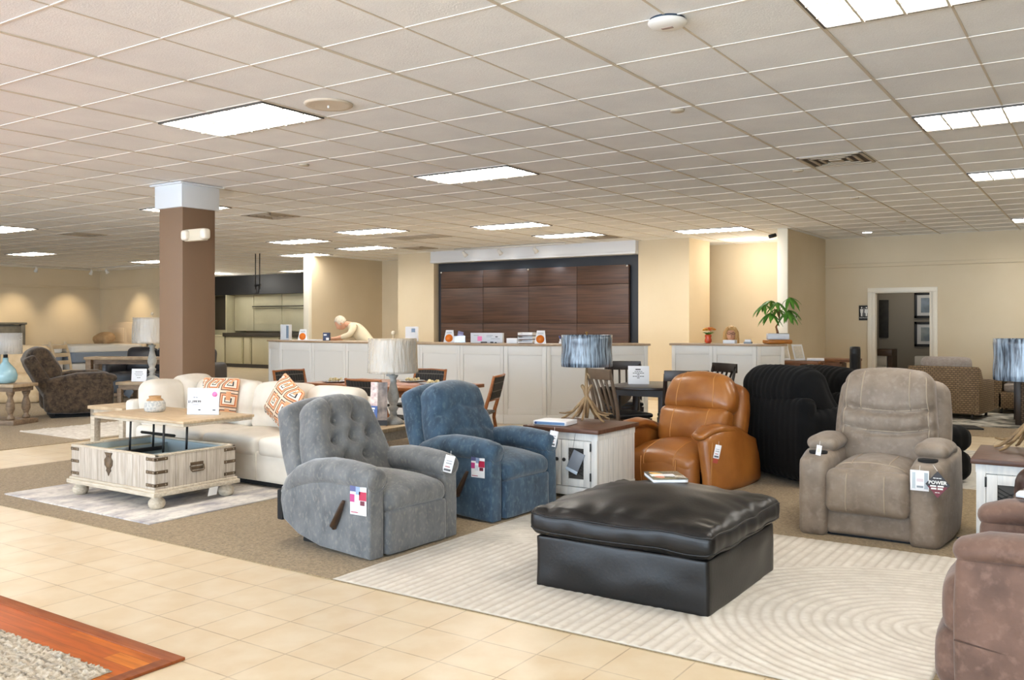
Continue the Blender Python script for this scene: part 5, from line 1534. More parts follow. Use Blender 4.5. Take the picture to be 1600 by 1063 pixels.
for x, z, w, h in ((-.09, .0, .1, .02), (.06, 0, .05, .02), (.13, 0, .03, .015), (.14, .085, .035, .015), (-.2, .11, .08, .006), (.0, .11, .1, .006), (.0, .09, .08, .006), (.07, .06, .14, .006)):
    bm = B(); b2(bm, (x, -.023, z), (x + w, -.019, z + h)); obj('print', bm, M_dark if h > .01 else M_grey, t)
t = thing('paper_tray', 'stack of white letter trays on the counter left of an orange circle sign', 'tray', (-7.06, 10.88, cz), .35)
for k in range(3):
    bm = B(); b2(bm, (-.11, -.12, .01 + k * .055), (.11, .12, .016 + k * .055)); b2(bm, (-.11, -.12, .01 + k * .055), (-.105, .12, .05 + k * .055)); b2(bm, (.105, -.12, .01 + k * .055), (.11, .12, .05 + k * .055)); b2(bm, (-.11, .115, .01 + k * .055), (.11, .12, .05 + k * .055)); b2(bm, (-.11, -.12, .01 + k * .055), (.11, -.115, .028 + k * .055)); obj('tray', bm, M_card, t)
bm = B(); b2(bm, (-.08, -.06, 0), (.08, .06, .075), .003); tag(obj('card_box', bm, M_card, None, (-7.28, 10.84, cz), (0, 0, .3)), 'small white box left of the letter trays on the counter', 'box')
t = thing('desk_items', 'small blue pen cup with white base right of the orange circle sign', 'pen cup', (-6.55, 11.02, cz), .5)
bm = B(); lathe(bm, [(.045, 0), (.045, .03), (.035, .035), (.035, .07), (.03, .07), (.03, .04)], n=16); obj('cup', bm, M_card, t)
for k in range(5):
    bm = B(); a = k * 1.3; tube(bm, [(.015 * math.cos(a), .015 * math.sin(a), .04), (.05 * math.cos(a), .05 * math.sin(a), .11)], .008, 6); obj('pen', bm, mat('pen_blue', '#27408c', rough=.3), t)
bm = B(); b2(bm, (-.12, -.08, 0), (.12, .08, .07), .004); tag(obj('tissue_box', bm, M_card, None, (-6.30, 11.30, cz), (0, 0, .7)), 'white box partly behind the blue antler lamp shade on the counter', 'box')
bm = B(); b2(bm, (-.22, -.12, 0), (.22, .12, .012), .002); tag(obj('clipboard', bm, M_din, None, (-11.18, 10.95, cz), (0, 0, .1)), 'brown clipboard on the counter under the bending man', 'clipboard')

t = thing('wall_outlet', 'small grey wall outlet on the counter front beside the turned lamp', 'outlet', (-9.43, 10.53, .67))
bm = B(); b2(bm, (-.04, -.008, -.06), (.04, .003, .06), .003); obj('plate', bm, M_grey, t)
# vase, cards, planter on reception
t = thing('flower_vase', 'orange glazed vase of orange and yellow flowers on the reception desk', 'vase', (-4.93, 12.5, cz))
bm = B(); lathe(bm, [(.035, 0), (.05, .02), (.052, .05), (.04, .08), (.05, .105), (.045, .13), (.035, .128), (.03, .08)], n=24); obj('vase', bm, mat('orange_glaze', '#d8532a', '#c2441f', scale=20, rough=.3), t)
M_leaf = mat('leaf_green', '#3f7d22', '#6ba03a', scale=9, rough=.45)
def leaf(bm, p, d, L, w, droop=.3, n=6):
    d = Vector(d).normalized(); side = d.cross(Vector((0, 0, 1))); side = side.normalized() if side.length > .01 else Vector((1, 0, 0))
    up = side.cross(d)
    prev = None
    for k in range(n + 1):
        s = k / n
        c = Vector(p) + d * (L * s) + Vector((0, 0, -droop * L * s * s))
        wd = w * math.sin(PI * min(1, s * .93 + .05)) ** .8
        row = [bm.verts.new(c - side * wd + up * wd * .25), bm.verts.new(c), bm.verts.new(c + side * wd + up * wd * .25)]
        low = [bm.verts.new(v.co - up * .0015) for v in row]
        cur = row + low
        if prev:
            for a, b in ((0, 1), (1, 2)):
                bm.faces.new((prev[a], prev[b], cur[b], cur[a])); bm.faces.new((prev[a + 3], cur[a + 3], cur[b + 3], prev[b + 3]))
            bm.faces.new((prev[0], cur[0], cur[3], prev[3])); bm.faces.new((prev[2], prev[5], cur[5], cur[2]))
        prev = cur
bm = B()
for k in range(14):
    a = k * 2.4; leaf(bm, (.02 * math.cos(a), .02 * math.sin(a), .12), (math.cos(a), math.sin(a), .9 + .5 * random.random()), .10, .016, .35)
obj('foliage', bm, M_leaf, t)
for k in range(9):
    a = k * 2.4; r = .03 + .055 * (k % 3) / 2
    bm = B(); c = (r * math.cos(a), r * math.sin(a), .19 + .03 * random.random())
    for q in range(7):
        b_ = q * 2 * PI / 7; ball(bm, (c[0] + .015 * math.cos(b_), c[1] + .015 * math.sin(b_), c[2]), (.014, .014, .012), u=8, v=6)
    ball(bm, (c[0], c[1], c[2] + .008), (.014, .014, .012), u=8, v=6)
    obj('flower', bm, mat('bloom%d' % (k % 3), ('#e2641f', '#eeb04a', '#d9872f')[k % 3], rough=.6), t)
bm = B(); b2(bm, (-.09, -.05, 0), (.09, .05, .05), .003); tag(obj('card_box', bm, M_card, None, (-4.62, 12.56, cz)), 'white box on the reception desk before the seated woman', 'box')
t = thing('card_holder', 'small clear business card holder near the potted plant on the reception desk', 'card holder', (-4.33, 12.5, cz))
bm = B(); b2(bm, (-.055, -.03, 0), (.055, .03, .03), .003); obj('holder', bm, M_grey, t)
bm = B(); b2(bm, (-.045, -.01, .01), (.045, .01, .06), .001); obj('cards', bm, M_card, t)
t = thing('wooden_tray', 'orange brown wooden tray under the potted plant', 'tray', (-3.97, 12.70, cz), .6)
bm = B(); soft(bm, (0, 0, .03), (.36, .26, .06), .02, n=8); obj('tray', bm, mat('orange_wood', '#a8641f', '#c07c33', scale=8, rough=.35, stretch=(1, 8, 1)), t)
bm = B(); tube(bm, [(-.165, -.134, .03), (.165, -.134, .03)], .016, 8); obj('edge', bm, mat('orange_wood', ''), t)
t = thing('potted_plant', 'potted money tree with long green leaves in a low white planter', 'plant', (-3.97, 12.72, cz + .062), .5)
bm = B(); b2(bm, (-.15, -.075, 0), (.15, .075, .085), .012); obj('planter', bm, mat('planter_white', '#d5d8de', rough=.4), t)
bm = B(); b2(bm, (-.135, -.06, .075), (.135, .06, .087)); obj('soil', bm, mat('soil', '#3b2a1e', rough=1), t)
bm = B(); tube(bm, [(.0, 0, .08), (-.01, 0, .13), (-.025, .0, .18), (.0, 0, .22), (.02, 0, .26), (.015, 0, .40), (.01, 0, .50)], [.018, .015, .013, .012, .010, .007, .006], 8); obj('trunk', bm, mat('bark', '#7a4a2c', '#8f5f3a', scale=20, rough=.8), t)
bm = B(); bs = B()
for (tx, ty, tz), a0 in (((-.20, -.04, .50), 3.4), ((-.08, .08, .56), 2.0), ((.16, -.02, .60), -.2), ((.12, -.1, .40), -.9), ((-.12, -.1, .38), 3.9), ((.02, .12, .44), 1.2), ((.17, .06, .42), .4), ((-.03, -.12, .53), 4.6)):
    tube(bs, [(.013, 0, .34 + .2 * (tz - .3)), (tx * .5, ty * .5, tz * .5 + .24), (tx, ty, tz)], .004, 6)
    for k in range(7):
        a = a0 + (k - 3) * .62
        leaf(bm, (tx, ty, tz), (math.cos(a), math.sin(a), -.15 - .5 * random.random()), .17 + .05 * random.random(), .026, .45)
obj('foliage', bm, M_leaf, t); obj('stems', bs, mat('stem_green', '#5f7d33', rough=.5), t)

# --- people
def skinmesh(name, nodes, edges, m, parent, lv=2, extra=None):
    me = bpy.data.meshes.new(name); me.from_pydata([n[:3] for n in nodes], edges, [])
    o = bpy.data.objects.new(name, me); COL.objects.link(o)
    o.modifiers.new('skin', 'SKIN')
    for k, n in enumerate(nodes):
        r = n[3]; me.skin_vertices[0].data[k].radius = (r, r) if not isinstance(r, tuple) else r
    me.skin_vertices[0].data[0].use_root = True
    s = o.modifiers.new('sub', 'SUBSURF'); s.levels = s.render_levels = lv
    dg = bpy.context.evaluated_depsgraph_get()
    m2 = bpy.data.meshes.new_from_object(o.evaluated_get(dg))
    bpy.data.objects.remove(o)
    bm = B(); bm.from_mesh(m2)
    if extra: extra(bm)
    return obj(name, bm, m, parent, ang=80)
M_skin = mat('skin', '#d9a585', '#d19a7a', scale=12, rough=.55)
def head_geo(bm, c, R):
    """head with jaw, nose, ears, brow; local face looks to -Y; R = 3x3 rotation"""
    M = Matrix.Translation(Vector(c)) @ R.to_4x4()
    start = len(bm.verts)
    vs = ball(bm, (0, 0, 0), (.078, .098, .118), u=24, v=18)
    for v in vs:
        x, y, z = v.co
        if z < 0: v.co.x *= 1 - .35 * min(1, -z / .118) ** 1.3; v.co.y -= .012 * (-z / .118)
        if y < -.06 and abs(x) < .05: v.co.y += .008 * math.exp(-((z - .012) / .018) ** 2) * min(1, abs(x) / .02)
    vs += ball(bm, (0, -.098, -.02), (.012, .02, .024), (-.3, 0, 0), 10, 8)
    vs += ball(bm, (0, -.092, -.062), (.026, .010, .008), None, 10, 6)
    for s in (-1, 1):
        vs += ball(bm, (s * .08, .01, -.005), (.01, .02, .032), None, 8, 8)
        vs += ball(bm, (s * .03, -.083, .012), (.013, .010, .008), None, 8, 6)
    for v in vs:
        if v.is_valid: v.co = M @ v.co
def hair_geo(bm, c, R, style):
    M = Matrix.Translation(Vector(c)) @ R.to_4x4()
    vs = ball(bm, (0, .016, .028), (.09, .104, .11), u=24, v=16)
    for v in list(vs):
        if style == 'short':
            if v.co.y < -.03 and v.co.z < .075: v.co.y = -.03 + .25 * (v.co.y + .03)
            if v.co.z < -.03: v.co.z = -.03 + .2 * (v.co.z + .03)
        else:
            if v.co.y < -.02 and v.co.z < .07: v.co.y = -.02
    if style == 'long':
        for s in (-1, 1):
            before = set(bm.verts)
            tube(bm, [(s * .055, -.045, .09), (s * .083, -.03, .03), (s * .088, -.015, -.06), (s * .095, -.02, -.16), (s * .09, -.03, -.24)], [.03, .034, .038, .034, .02], 10, round_end=True)
            vs += [v for v in bm.verts if v not in before]
        vs += ball(bm, (0, .06, -.08), (.095, .06, .16))
    for v in vs: v.co = M @ v.co
def hand_nodes(nodes, edges, wrist_idx, p, d, s=1.0):
    """palm plus four fingers and a thumb as short chains"""
    d = Vector(d).normalized(); sd = d.cross(Vector((0, 0, 1))).normalized()
    b = len(nodes); p = Vector(p)
    nodes.append((*(p + d * .05 * s), .022)); edges.append((wrist_idx, b))
    for k, L in enumerate((.055, .065, .06, .048)):
        q = p + d * .08 * s + sd * (.027 - .018 * k) * s
        i = len(nodes); nodes.append((*q, .009)); edges.append((b, i))
        nodes.append((*(q + d * L * .5 + Vector((0, 0, .004))), .008)); edges.append((i, i + 1))
        nodes.append((*(q + d * L + Vector((0, 0, -.012))), .007)); edges.append((i + 1, i + 2))
    i = len(nodes); q = p + d * .03 + sd * .032
    nodes.append((*q, .010)); edges.append((b, i)); nodes.append((*(q + d * .035 + sd * .02), .008)); edges.append((i, i + 1))
# bending man behind the counter; local frame at his feet, bending toward -Y
t = thing('person', 'person in a cream shirt with white hair bending over papers behind the counter', 'person', (-11.02, 11.72, 0), -.95)
nodes = [(0, .10, .95, .15), (0, .02, 1.12, .14), (0, -.14, 1.29, .15), (0, -.26, 1.40, .09), (0, -.32, 1.42, .055)]
edges = [(0, 1), (1, 2), (2, 3), (3, 4)]
body_n = [(0, -.26, 1.40, .06), (0, -.33, 1.43, .052), (0, -.385, 1.44, .05)]; body_e = [(0, 1), (1, 2)]
for s in (-1, 1):
    k = len(nodes); nodes += [(s * .17, -.2, 1.36, .07), (s * .24, -.26, 1.24, .055), (s * .22, -.42, 1.19, .045)]; edges += [(3, k), (k, k + 1), (k + 1, k + 2)]
    k = len(body_n); body_n += [(s * .12, -.2, 1.37, .05), (s * .235, -.27, 1.24, .04), (s * .20, -.50, 1.18, .028)]; body_e += [(0, k), (k, k + 1), (k + 1, k + 2)]
    hand_nodes(body_n, body_e, k + 2, (s * .19, -.52, 1.178), (-s * .15, -1, 0))
Rm = Euler((.75, 0, .1)).to_matrix()
HC = (0, -.45, 1.44)
skinmesh('body', body_n, body_e, M_skin, t, 2, lambda bm: head_geo(bm, HC, Rm))
skinmesh('shirt', nodes, edges, mat('cream_shirt', '#dccfb2', '#d2c4a6', scale=5, rough=.9), t)
ln = [(0, .12, .95, .15)]; le = []
for s in (-1, 1):
    k = len(ln); ln += [(s * .1, .12, .85, .1), (s * .11, .08, .48, .075), (s * .11, .12, .09, .055), (s * .11, .0, .045, .045)]; le += [(0, k), (k, k + 1), (k + 1, k + 2), (k + 2, k + 3)]
skinmesh('trousers', ln, le, mat('khaki_trousers', '#8d8068', rough=.9), t)
bm = B(); hair_geo(bm, HC, Rm, 'short'); obj('hair', bm, mat('white_hair', '#d8cdb9', '#c4b8a2', scale=40, rough=.8), t, ang=80)
# seated woman behind reception
t = thing('person', 'person with long blond hair and dark glasses seated behind the reception desk', 'person', (-4.90, 13.36, 0), .38)
body_n = [(0, .02, .98, .07), (0, -.01, 1.10, .05), (0, -.01, 1.18, .05)]; body_e = [(0, 1), (1, 2)]
nodes = [(0, .06, .54, .15), (0, .06, .72, .14), (0, .03, .90, .14), (0, .02, 1.02, .09)]; edges = [(0, 1), (1, 2), (2, 3)]
for s in (-1, 1):
    k = len(nodes); nodes += [(s * .16, .02, .98, .06), (s * .20, -.02, .78, .05)]; edges += [(3, k), (k, k + 1)]
    k = len(body_n); body_n += [(s * .1, .02, .99, .05), (s * .19, .0, .80, .04), (s * .15, -.24, .76, .028)]; body_e += [(0, k), (k, k + 1), (k + 1, k + 2)]
    hand_nodes(body_n, body_e, k + 2, (s * .14, -.26, .757), (-s * .2, -1, 0))
HC2 = (0, -.03, 1.27); Rw = Euler((.05, 0, 0)).to_matrix()
skinmesh('body', body_n, body_e, M_skin, t, 2, lambda bm: head_geo(bm, HC2, Rw))
skinmesh('blouse', nodes, edges, mat('blouse', '#3b3a40', rough=.9), t)
ln = [(0, .08, .53, .15)]; le = []
for s in (-1, 1):
    k = len(ln); ln += [(s * .1, .0, .54, .085), (s * .12, -.38, .53, .065), (s * .12, -.40, .1, .045), (s * .12, -.5, .045, .04)]; le += [(0, k), (k, k + 1), (k + 1, k + 2), (k + 2, k + 3)]
skinmesh('trousers', ln, le, mat('dark_trousers', '#2c2d33', rough=.9), t)
bm = B(); hair_geo(bm, HC2, Rw, 'long'); obj('hair', bm, mat('blond_hair', '#b58a4e', '#d3ab70', scale=30, rough=.6, stretch=(4, 4, .5)), t, ang=80)
bm = B()
for s in (-1, 1):
    tube(bm, [(s * .032 + .024 * math.cos(q), -.128, 1.285 + .017 * math.sin(q)) for q in [2 * PI * k / 16 for k in range(17)]], .003, 6)
    tube(bm, [(s * .056, -.126, 1.29), (s * .084, -.03, 1.285)], .0025, 6)
tube(bm, [(-.008, -.13, 1.287), (.008, -.13, 1.287)], .003, 6); obj('glasses', bm, M_black, t)
t = thing('office_stool', 'office stool under the person behind the reception desk', 'stool', (-4.92, 13.44, 0))
bm = B(); lathe(bm, [(.2, .36), (.21, .38), (.2, .40), (0, .40)], n=24); obj('seat', bm, M_black, t)
bm = B(); cyl(bm, (0, 0, .04), (0, 0, .37), .03); obj('post', bm, M_chrome, t)
for k in range(5):
    a = k * 2 * PI / 5; bm = B(); tube(bm, [(0, 0, .06), (.22 * math.cos(a), .22 * math.sin(a), .03)], .018, 6); obj('leg', bm, M_black, t)

# --- desks and tower fan by the stub wall
M_oak = mat('honey_oak', '#6f4526', '#8a5a34', scale=5, detail=7, rough=.45, stretch=(1.5, 1.5, 8))
M_oakd = mat('oak_drawer', '#7d5632', '#94693f', scale=5, detail=6, rough=.45, stretch=(8, 1.5, 1.5))
def desk(lab, loc, rz, w):
    t = thing('wooden_desk', lab, 'desk', loc, rz, 'honey oak desks by the stub wall')
    bm = B(); b2(bm, (-w / 2, -.3, .85), (w / 2, .3, .89), .004); obj('top', bm, M_oak, t)
    bm = B(); b2(bm, (-w / 2 + .02, -.28, .05), (w / 2 - .25, .28, .85), .004); obj('pedestal', bm, M_oak, t)
    for k in range(4):
        bm = B(); b2(bm, (w / 2 - .26, -.26 + .0, .08 + k * .19), (w / 2 - .225, .26, .25 + k * .19), .004); d = obj('drawer', bm, M_oakd, t)
        bm = B(); tube(bm, [(w / 2 - .222, -.05, .165 + k * .19), (w / 2 - .205, 0, .165 + k * .19), (w / 2 - .222, .05, .165 + k * .19)], .007, 6); obj('handle', bm, M_dark, d)
    for y in (-.26, .26):
        bm = B(); b2(bm, (w / 2 - .06, y - .025, 0), (w / 2 - .01, y + .025, .85), .003); obj('leg', bm, M_oak, t)
    return t
desk('honey oak desk with drawers holding white frames, nearest the reception desk', (-3.86, 13.35, .0), .1, .66)
desk('honey oak desk with drawers beside the black tower fan', (-3.52, 14.35, .0), .1, .60)
for x, y, lab, rz in ((-4.02, 13.25, 'blank white easel frame leaning on the oak desk at left', .9), (-3.82, 13.30, 'white printed easel frame leaning on the oak desk at right', .9)):
    t = thing('easel_frame', lab, 'frame', (x, y, .893), rz, 'white easel frames on the oak desk')
    bm = B(); b2(bm, (-.09, -.004, 0), (.09, .006, .25), .002); obj('frame', bm, M_card, t, rot=(-.35, 0, 0))
    bm = B(); b2(bm, (-.07, -.006, .03), (.07, -.003, .22)); obj('print', bm, mat('cream_print', '#dfd6c6', '#cfc8ba', scale=30, rough=.5), t, rot=(-.35, 0, 0))
    bm = B(); b2(bm, (-.1, -.03, 0), (.1, .12, .012), .003); obj('base', bm, M_card, t)
bm = B(); b2(bm, (-.12, -.08, 0), (.12, .08, .035), .004); tag(obj('brochure_stack', bm, M_card, None, (-3.62, 13.38, .893), (0, 0, .3)), 'stack of white brochures at the right side of the oak desk top', 'paper')
t = thing('tower_fan', 'tall black tower fan standing right of the oak desks', 'fan', (-3.10, 13.55, .0))
bm = B(); lathe(bm, [(.06, .03), (.075, .05), (.075, 1.06), (.07, 1.1), (.0, 1.105)], n=24); obj('body', bm, M_black, t)
bm = B(); lathe(bm, [(.14, 0), (.14, .02), (.06, .035)], n=28); obj('base', bm, M_black, t)
bm = B()
for k in range(14): tube(bm, [(.077 * math.cos(-2.2 + k * .1), .077 * math.sin(-2.2 + k * .1), .12), (.077 * math.cos(-2.2 + k * .1), .077 * math.sin(-2.2 + k * .1), 1.0)], .002, 4)
obj('grille', bm, M_dark, t)

# --- wicker patio seating
def wickermat(name, c1, c2, gap):
    m = bpy.data.materials.new(name); m.use_nodes = True
    N, L = m.node_tree.nodes, m.node_tree.links; b = N['Principled BSDF']; b.inputs['Roughness'].default_value = .6
    tc = N.new('ShaderNodeTexCoord'); sp = N.new('ShaderNodeSeparateXYZ'); L.new(tc.outputs['Object'], sp.inputs[0])
    a = N.new('ShaderNodeMath'); L.new(sp.outputs['X'], a.inputs[0]); L.new(sp.outputs['Y'], a.inputs[1])
    cb = N.new('ShaderNodeCombineXYZ'); L.new(a.outputs[0], cb.inputs[0]); L.new(sp.outputs['Z'], cb.inputs[1])
    br = N.new('ShaderNodeTexBrick'); br.inputs['Scale'].default_value = 1; br.inputs['Brick Width'].default_value = .055; br.inputs['Row Height'].default_value = .03; br.inputs['Mortar Size'].default_value = .004
    br.inputs['Color1'].default_value = lin(c1); br.inputs['Color2'].default_value = lin(c2); br.inputs['Mortar'].default_value = lin(gap)
    L.new(cb.outputs[0], br.inputs['Vector']); L.new(br.outputs['Color'], b.inputs['Base Color'])
    bp = N.new('ShaderNodeBump'); bp.invert = True; bp.inputs['Distance'].default_value = .01; L.new(br.outputs['Fac'], bp.inputs['Height']); L.new(bp.outputs[0], b.inputs['Normal'])
    return m
M_wick = wickermat('tan_wicker', '#8a7050', '#9d8260', '#4d3d2a'); M_wickd = wickermat('brown_wicker', '#6a5540', '#7b644c', '#3a2d20')
M_cush = mat('grey_outdoor_fabric', '#9c9088', '#aaa098', scale=30, rough=.9)
def wicker_seat(name, lab, loc, rz, w, cush, m, npil=1):
    t = thing(name, lab, 'armchair' if w < 1.2 else 'sofa', loc, rz)
    bm = B(); b2(bm, (-w / 2, -.46, .08), (w / 2, .44, .34), .02); obj('base', bm, m, t)
    bm = B(); b2(bm, (-w / 2, .36, .08), (w / 2, .46, .78), .02); obj('backrest', bm, m, t)
    for s in (-1, 1):
        bm = B(); prism(bm, [(-.46, .08), (.44, .08), (.46, .78), (.34, .74), (.22, .60), (-.40, .56), (-.46, .54)], 'x', s * w / 2 - .06, s * w / 2 + .06, .015); obj('arm', bm, m, t)
    bm = B(); soft(bm, (0, -.06, .41), (w - .16, .78, .15), .05, (0, 0, .02), 12); obj('seat_cushion', bm, M_cush, t, ang=70)
    for k in range(npil):
        ww = (w - .16) / npil
        bm = B(); soft(bm, (-w / 2 + .08 + ww * (k + .5), .26, .68), (ww - .01, .18, .46), .07, (0, .04, .01), 12, (-.15, 0, 0), wr=.006); obj('back_cushion', bm, M_cush, t, ang=70)
    for x in (-w / 2 + .05, w / 2 - .05):
        for y in (-.42, .40):
            bm = B(); cyl(bm, (x, y, 0), (x, y, .09), .02); obj('leg', bm, M_dark, t)
    return t
wicker_seat('wicker_armchair', 'wicker armchair with grey cushions seen from behind, before the restroom wall', (-2.05, 15.15, .018), PI - .12, .88, 0, M_wick)
wicker_seat('wicker_sofa', 'wicker sofa with grey back cushions against the right back wall', (-.65, 16.45, .018), 0, 1.7, 0, M_wick, 2)
pillow('blue_pillow', 'pale blue square pillow on the wicker sofa', (-1.25, 16.12, .72), (-.25, 0, .15), .42, mat('pale_blue_fabric', '#8ba3ad', '#96adb6', scale=30, rough=.9))
t = thing('fire_table', 'dark brown wicker patio table under the blue lamp shade at right', 'table', (-.72, 14.75, .018), .1)
bm = B(); b2(bm, (-.4, -.4, .02), (.4, .4, .60), .01); obj('base', bm, M_wickd, t)
for sx in (-1, 1):
    for sy in (-1, 1):
        bm = B(); b2(bm, (sx * .41 - .035, sy * .41 - .035, 0), (sx * .41 + .035, sy * .41 + .035, .62), .004); obj('leg', bm, M_esp, t)
bm = B(); b2(bm, (-.5, -.5, .62), (.5, .5, .67), .008); obj('top', bm, M_esp, t)
bm = B(); b2(bm, (-.3, -.2, .0), (.3, .2, .02)); tag(obj('floor_mat', bm, M_black, None, (-1.78, 13.55, .008), (0, 0, .4)), 'black flat folded mat on carpet behind the taupe recliner', 'mat')

# --- far left: recliner, tables, beds
def brown_recliner():
    t = thing('chenille_recliner', 'mottled dark brown recliner seen from behind at far left', 'recliner', (-13.47, 7.75, .006), PI - .42)
    m = M_brfur
    bm = B(); soft(bm, (0, -.1, .34), (.60, .86, .3), .07, (0, .01, .03), 14, wr=.006); obj('seat', bm, m, t, ang=70)
    for s in (-1, 1):
        bm = B(); soft(bm, (s * .39, -.02, .34), (.2, .94, .52), .07, (.02, .02, .02), 14, wr=.006); a = obj('arm', bm, m, t, ang=70)
        bm = B(); tube(bm, [(s * .39, -.5, .585), (s * .39, -.35, .62), (s * .39, .0, .615), (s * .39, .32, .56)], [.06, .07, .07, .06], 16, flat=1.5, round_end=True); obj('arm_pad', bm, m, a, ang=70)
    bm = B(); soft(bm, (0, .46, .56), (.92, .18, .86), .06, (0, .03, 0), 16, (-.5, 0, 0), wr=.004); obj('back_shell', bm, m, t, ang=70)
    bm = B(); soft(bm, (0, .46, .78), (.80, .34, .56), .13, (0, .05, .03), 18, (-.5, 0, 0), wr=.02, wscale=5); obj('backrest', bm, m, t, ang=75)
    bm = B(); b2(bm, (-.36, -.38, 0), (.36, .36, .03), .005); b2(bm, (-.3, -.3, .03), (.3, .3, .2)); obj('base', bm, M_hidden, t)
    bm = B(); tube(bm, [(.50, -.2, .22), (.515, -.32, .30)], .014, 8, flat=.5); obj('lever', bm, M_grey, t)
brown_recliner()
M_rust = mat('rustic_brown', '#6f5a44', '#8a735a', scale=5, detail=7, rough=.55, stretch=(1.5, 8, 8))
M_rustl = mat('rustic_tan', '#9a8264', '#b39b7c', scale=5, detail=7, rough=.5, stretch=(1.5, 8, 1))
t = thing('baluster_console', 'rustic console table with turned baluster legs under the pale blue glass lamp', 'console table', (-13.55, 6.40, .006), .38)
bm = B(); b2(bm, (-.75, -.24, .53), (.75, .24, .575), .005); obj('top', bm, M_rustl, t)
bm = B(); b2(bm, (-.7, -.2, .47), (.7, .2, .53)); obj('apron', bm, M_rust, t)
bm = B(); b2(bm, (-.75, -.24, 0), (.75, .24, .07), .006); obj('plinth', bm, M_rust, t)
for x in (-.62, .1, .62):
    for y in (-.15, .15):
        bm = B(); lathe(bm, [(.05, .07), (.055, .10), (.03, .13), (.035, .16), (.06, .22), (.055, .30), (.032, .38), (.04, .41), (.055, .44), (.055, .47)], (x, y, 0), 16); obj('baluster', bm, M_rust, t)
t = thing('glass_lamp', 'pale blue glass bottle lamp with plastic wrapped shade at the left edge', 'table lamp', (-13.17, 6.55, .582))
bm = B(); lathe(bm, [(.06, 0), (.12, .01), (.15, .06), (.155, .12), (.13, .2), (.07, .27), (.04, .31), (.035, .36), (.045, .365)], n=32); obj('base', bm, mat('sea_glass', '#8fb9c4', '#a8cbd2', scale=3, rough=.15, spec=.7), t)
bm = B(); cyl(bm, (0, 0, .36), (0, 0, .46), .03); obj('neck', bm, M_black, t)
bm = B(); lathe(bm, [(.22, .42), (.215, .72), (.209, .72), (.214, .42)], n=40); obj('shade', bm, M_wrap, t)
t = thing('rustic_end_table', 'brown rustic end table holding a wrapped lamp and white sign at left', 'end table', (-12.66, 8.46, .006), .45)
bm = B(); b2(bm, (-.36, -.27, .475), (.36, .27, .52), .005); obj('top', bm, M_rustl, t)
bm = B(); b2(bm, (-.33, -.24, .40), (.33, .24, .475)); b2(bm, (-.33, -.24, .1), (.33, .24, .13), .003); obj('apron', bm, M_rust, t)
leg_parts(t, M_rust, [(-.31, -.22), (.31, -.22), (-.31, .22), (.31, .22)], 0, .42, .07)
turned_lamp('table_lamp', 'turned lamp with plastic wrapped shade left of the brown column', (-12.60, 8.52, .527), 1.42)
t = thing('table_sign', 'white printed sign leaning beside the turned lamp left of the column', 'sign', (-12.68, 8.34, .527), .55)
bm = B(); b2(bm, (-.12, -.003, 0), (.12, .003, .2), .001); obj('card', bm, M_card, t, rot=(-.1, 0, 0))
bars(t, M_text, [(0, .15, .12, .008), (0, .12, .14, .006), (0, .095, .10, .006), (0, .06, .06, .008)], -.0032, (-.1, 0, 0))
t = thing('hang_tag', 'dark grey hang tag tilted below the rustic end table top', 'tag', (-12.70, 8.18, .36), .4)
bm = B(); b2(bm, (-.06, -.003, -.07), (.06, .003, .07), .001); obj('card', bm, mat('dark_slate_card', '#454a50', rough=.5), t, rot=(0, .6, 0))
bm = B(); tube(bm, [(-.03, 0, .07), (-.02, .03, .13)], .0012, 5); obj('string', bm, M_dark, t)
t = thing('sofa_table', 'long rustic console table in front of the dark leather sofa at left', 'console table', (-14.65, 9.55, .006), .5)
bm = B(); b2(bm, (-.85, -.2, .78), (.85, .2, .83), .005); obj('top', bm, M_rustl, t)
leg_parts(t, M_rust, [(-.77, -.14), (.77, -.14), (-.77, .14), (.77, .14)], 0, .78, .1)
bm = B(); b2(bm, (-.75, -.15, .12), (.75, .15, .16), .004); b2(bm, (-.72, -.12, .70), (.72, .12, .78)); obj('shelf', bm, M_rust, t)
t = thing('leather_sofa', 'charcoal leather sofa behind the long rustic console at left', 'sofa', (-15.3, 10.6, .006), .5)
M_chl = mat('charcoal_leather', '#222226', '#303035', scale=6, rough=.4)
bm = B(); soft(bm, (0, 0, .28), (2.0, .9, .44), .06, n=10); obj('base', bm, M_chl, t, ang=70)
for k in range(3):
    bm = B(); soft(bm, (-.6 + k * .6, .32, .70), (.6, .26, .5), .1, (0, .04, .02), 12, (-.2, 0, 0)); obj('back_cushion', bm, M_chl, t, ang=70)
for s in (-1, 1):
    bm = B(); soft(bm, (s * .98, 0, .36), (.24, .95, .62), .09, n=12); obj('arm', bm, M_chl, t, ang=70)
t = thing('ladder_chair', 'cream wooden dining chair with curved back post behind the brown recliner', 'chair', (-17.2, 9.85, .006), 1.9)
M_crw = mat('cream_wood', '#cdb795', '#dcc9a9', scale=6, rough=.5)
bm = B(); soft(bm, (0, 0, .47), (.46, .44, .06), .02, n=8); obj('seat', bm, M_crw, t)
for s in (-1, 1):
    bm = B(); tube(bm, [(s * .2, -.19, 0), (s * .2, -.19, .45)], .025, 6); obj('leg', bm, M_crw, t)
    bm = B(); tube(bm, [(s * .2, .22, 0), (s * .2, .2, .45), (s * .2, .26, .8), (s * .2, .36, 1.06)], .028, 6); obj('leg', bm, M_crw, t)
for z, y in ((.65, .22), (.8, .26), (.96, .31)):
    bm = B(); b2(bm, (-.2, y - .012, z - .04), (.2, y + .012, z + .04), .004); obj('rail', bm, M_crw, t)
t = thing('beige_armchair', 'beige upholstered armchair half hidden behind the brown recliner', 'armchair', (-16.6, 8.5, .006), .8)
M_bei = mat('beige_fabric', '#c2a882', '#cdb591', scale=9, rough=.9)
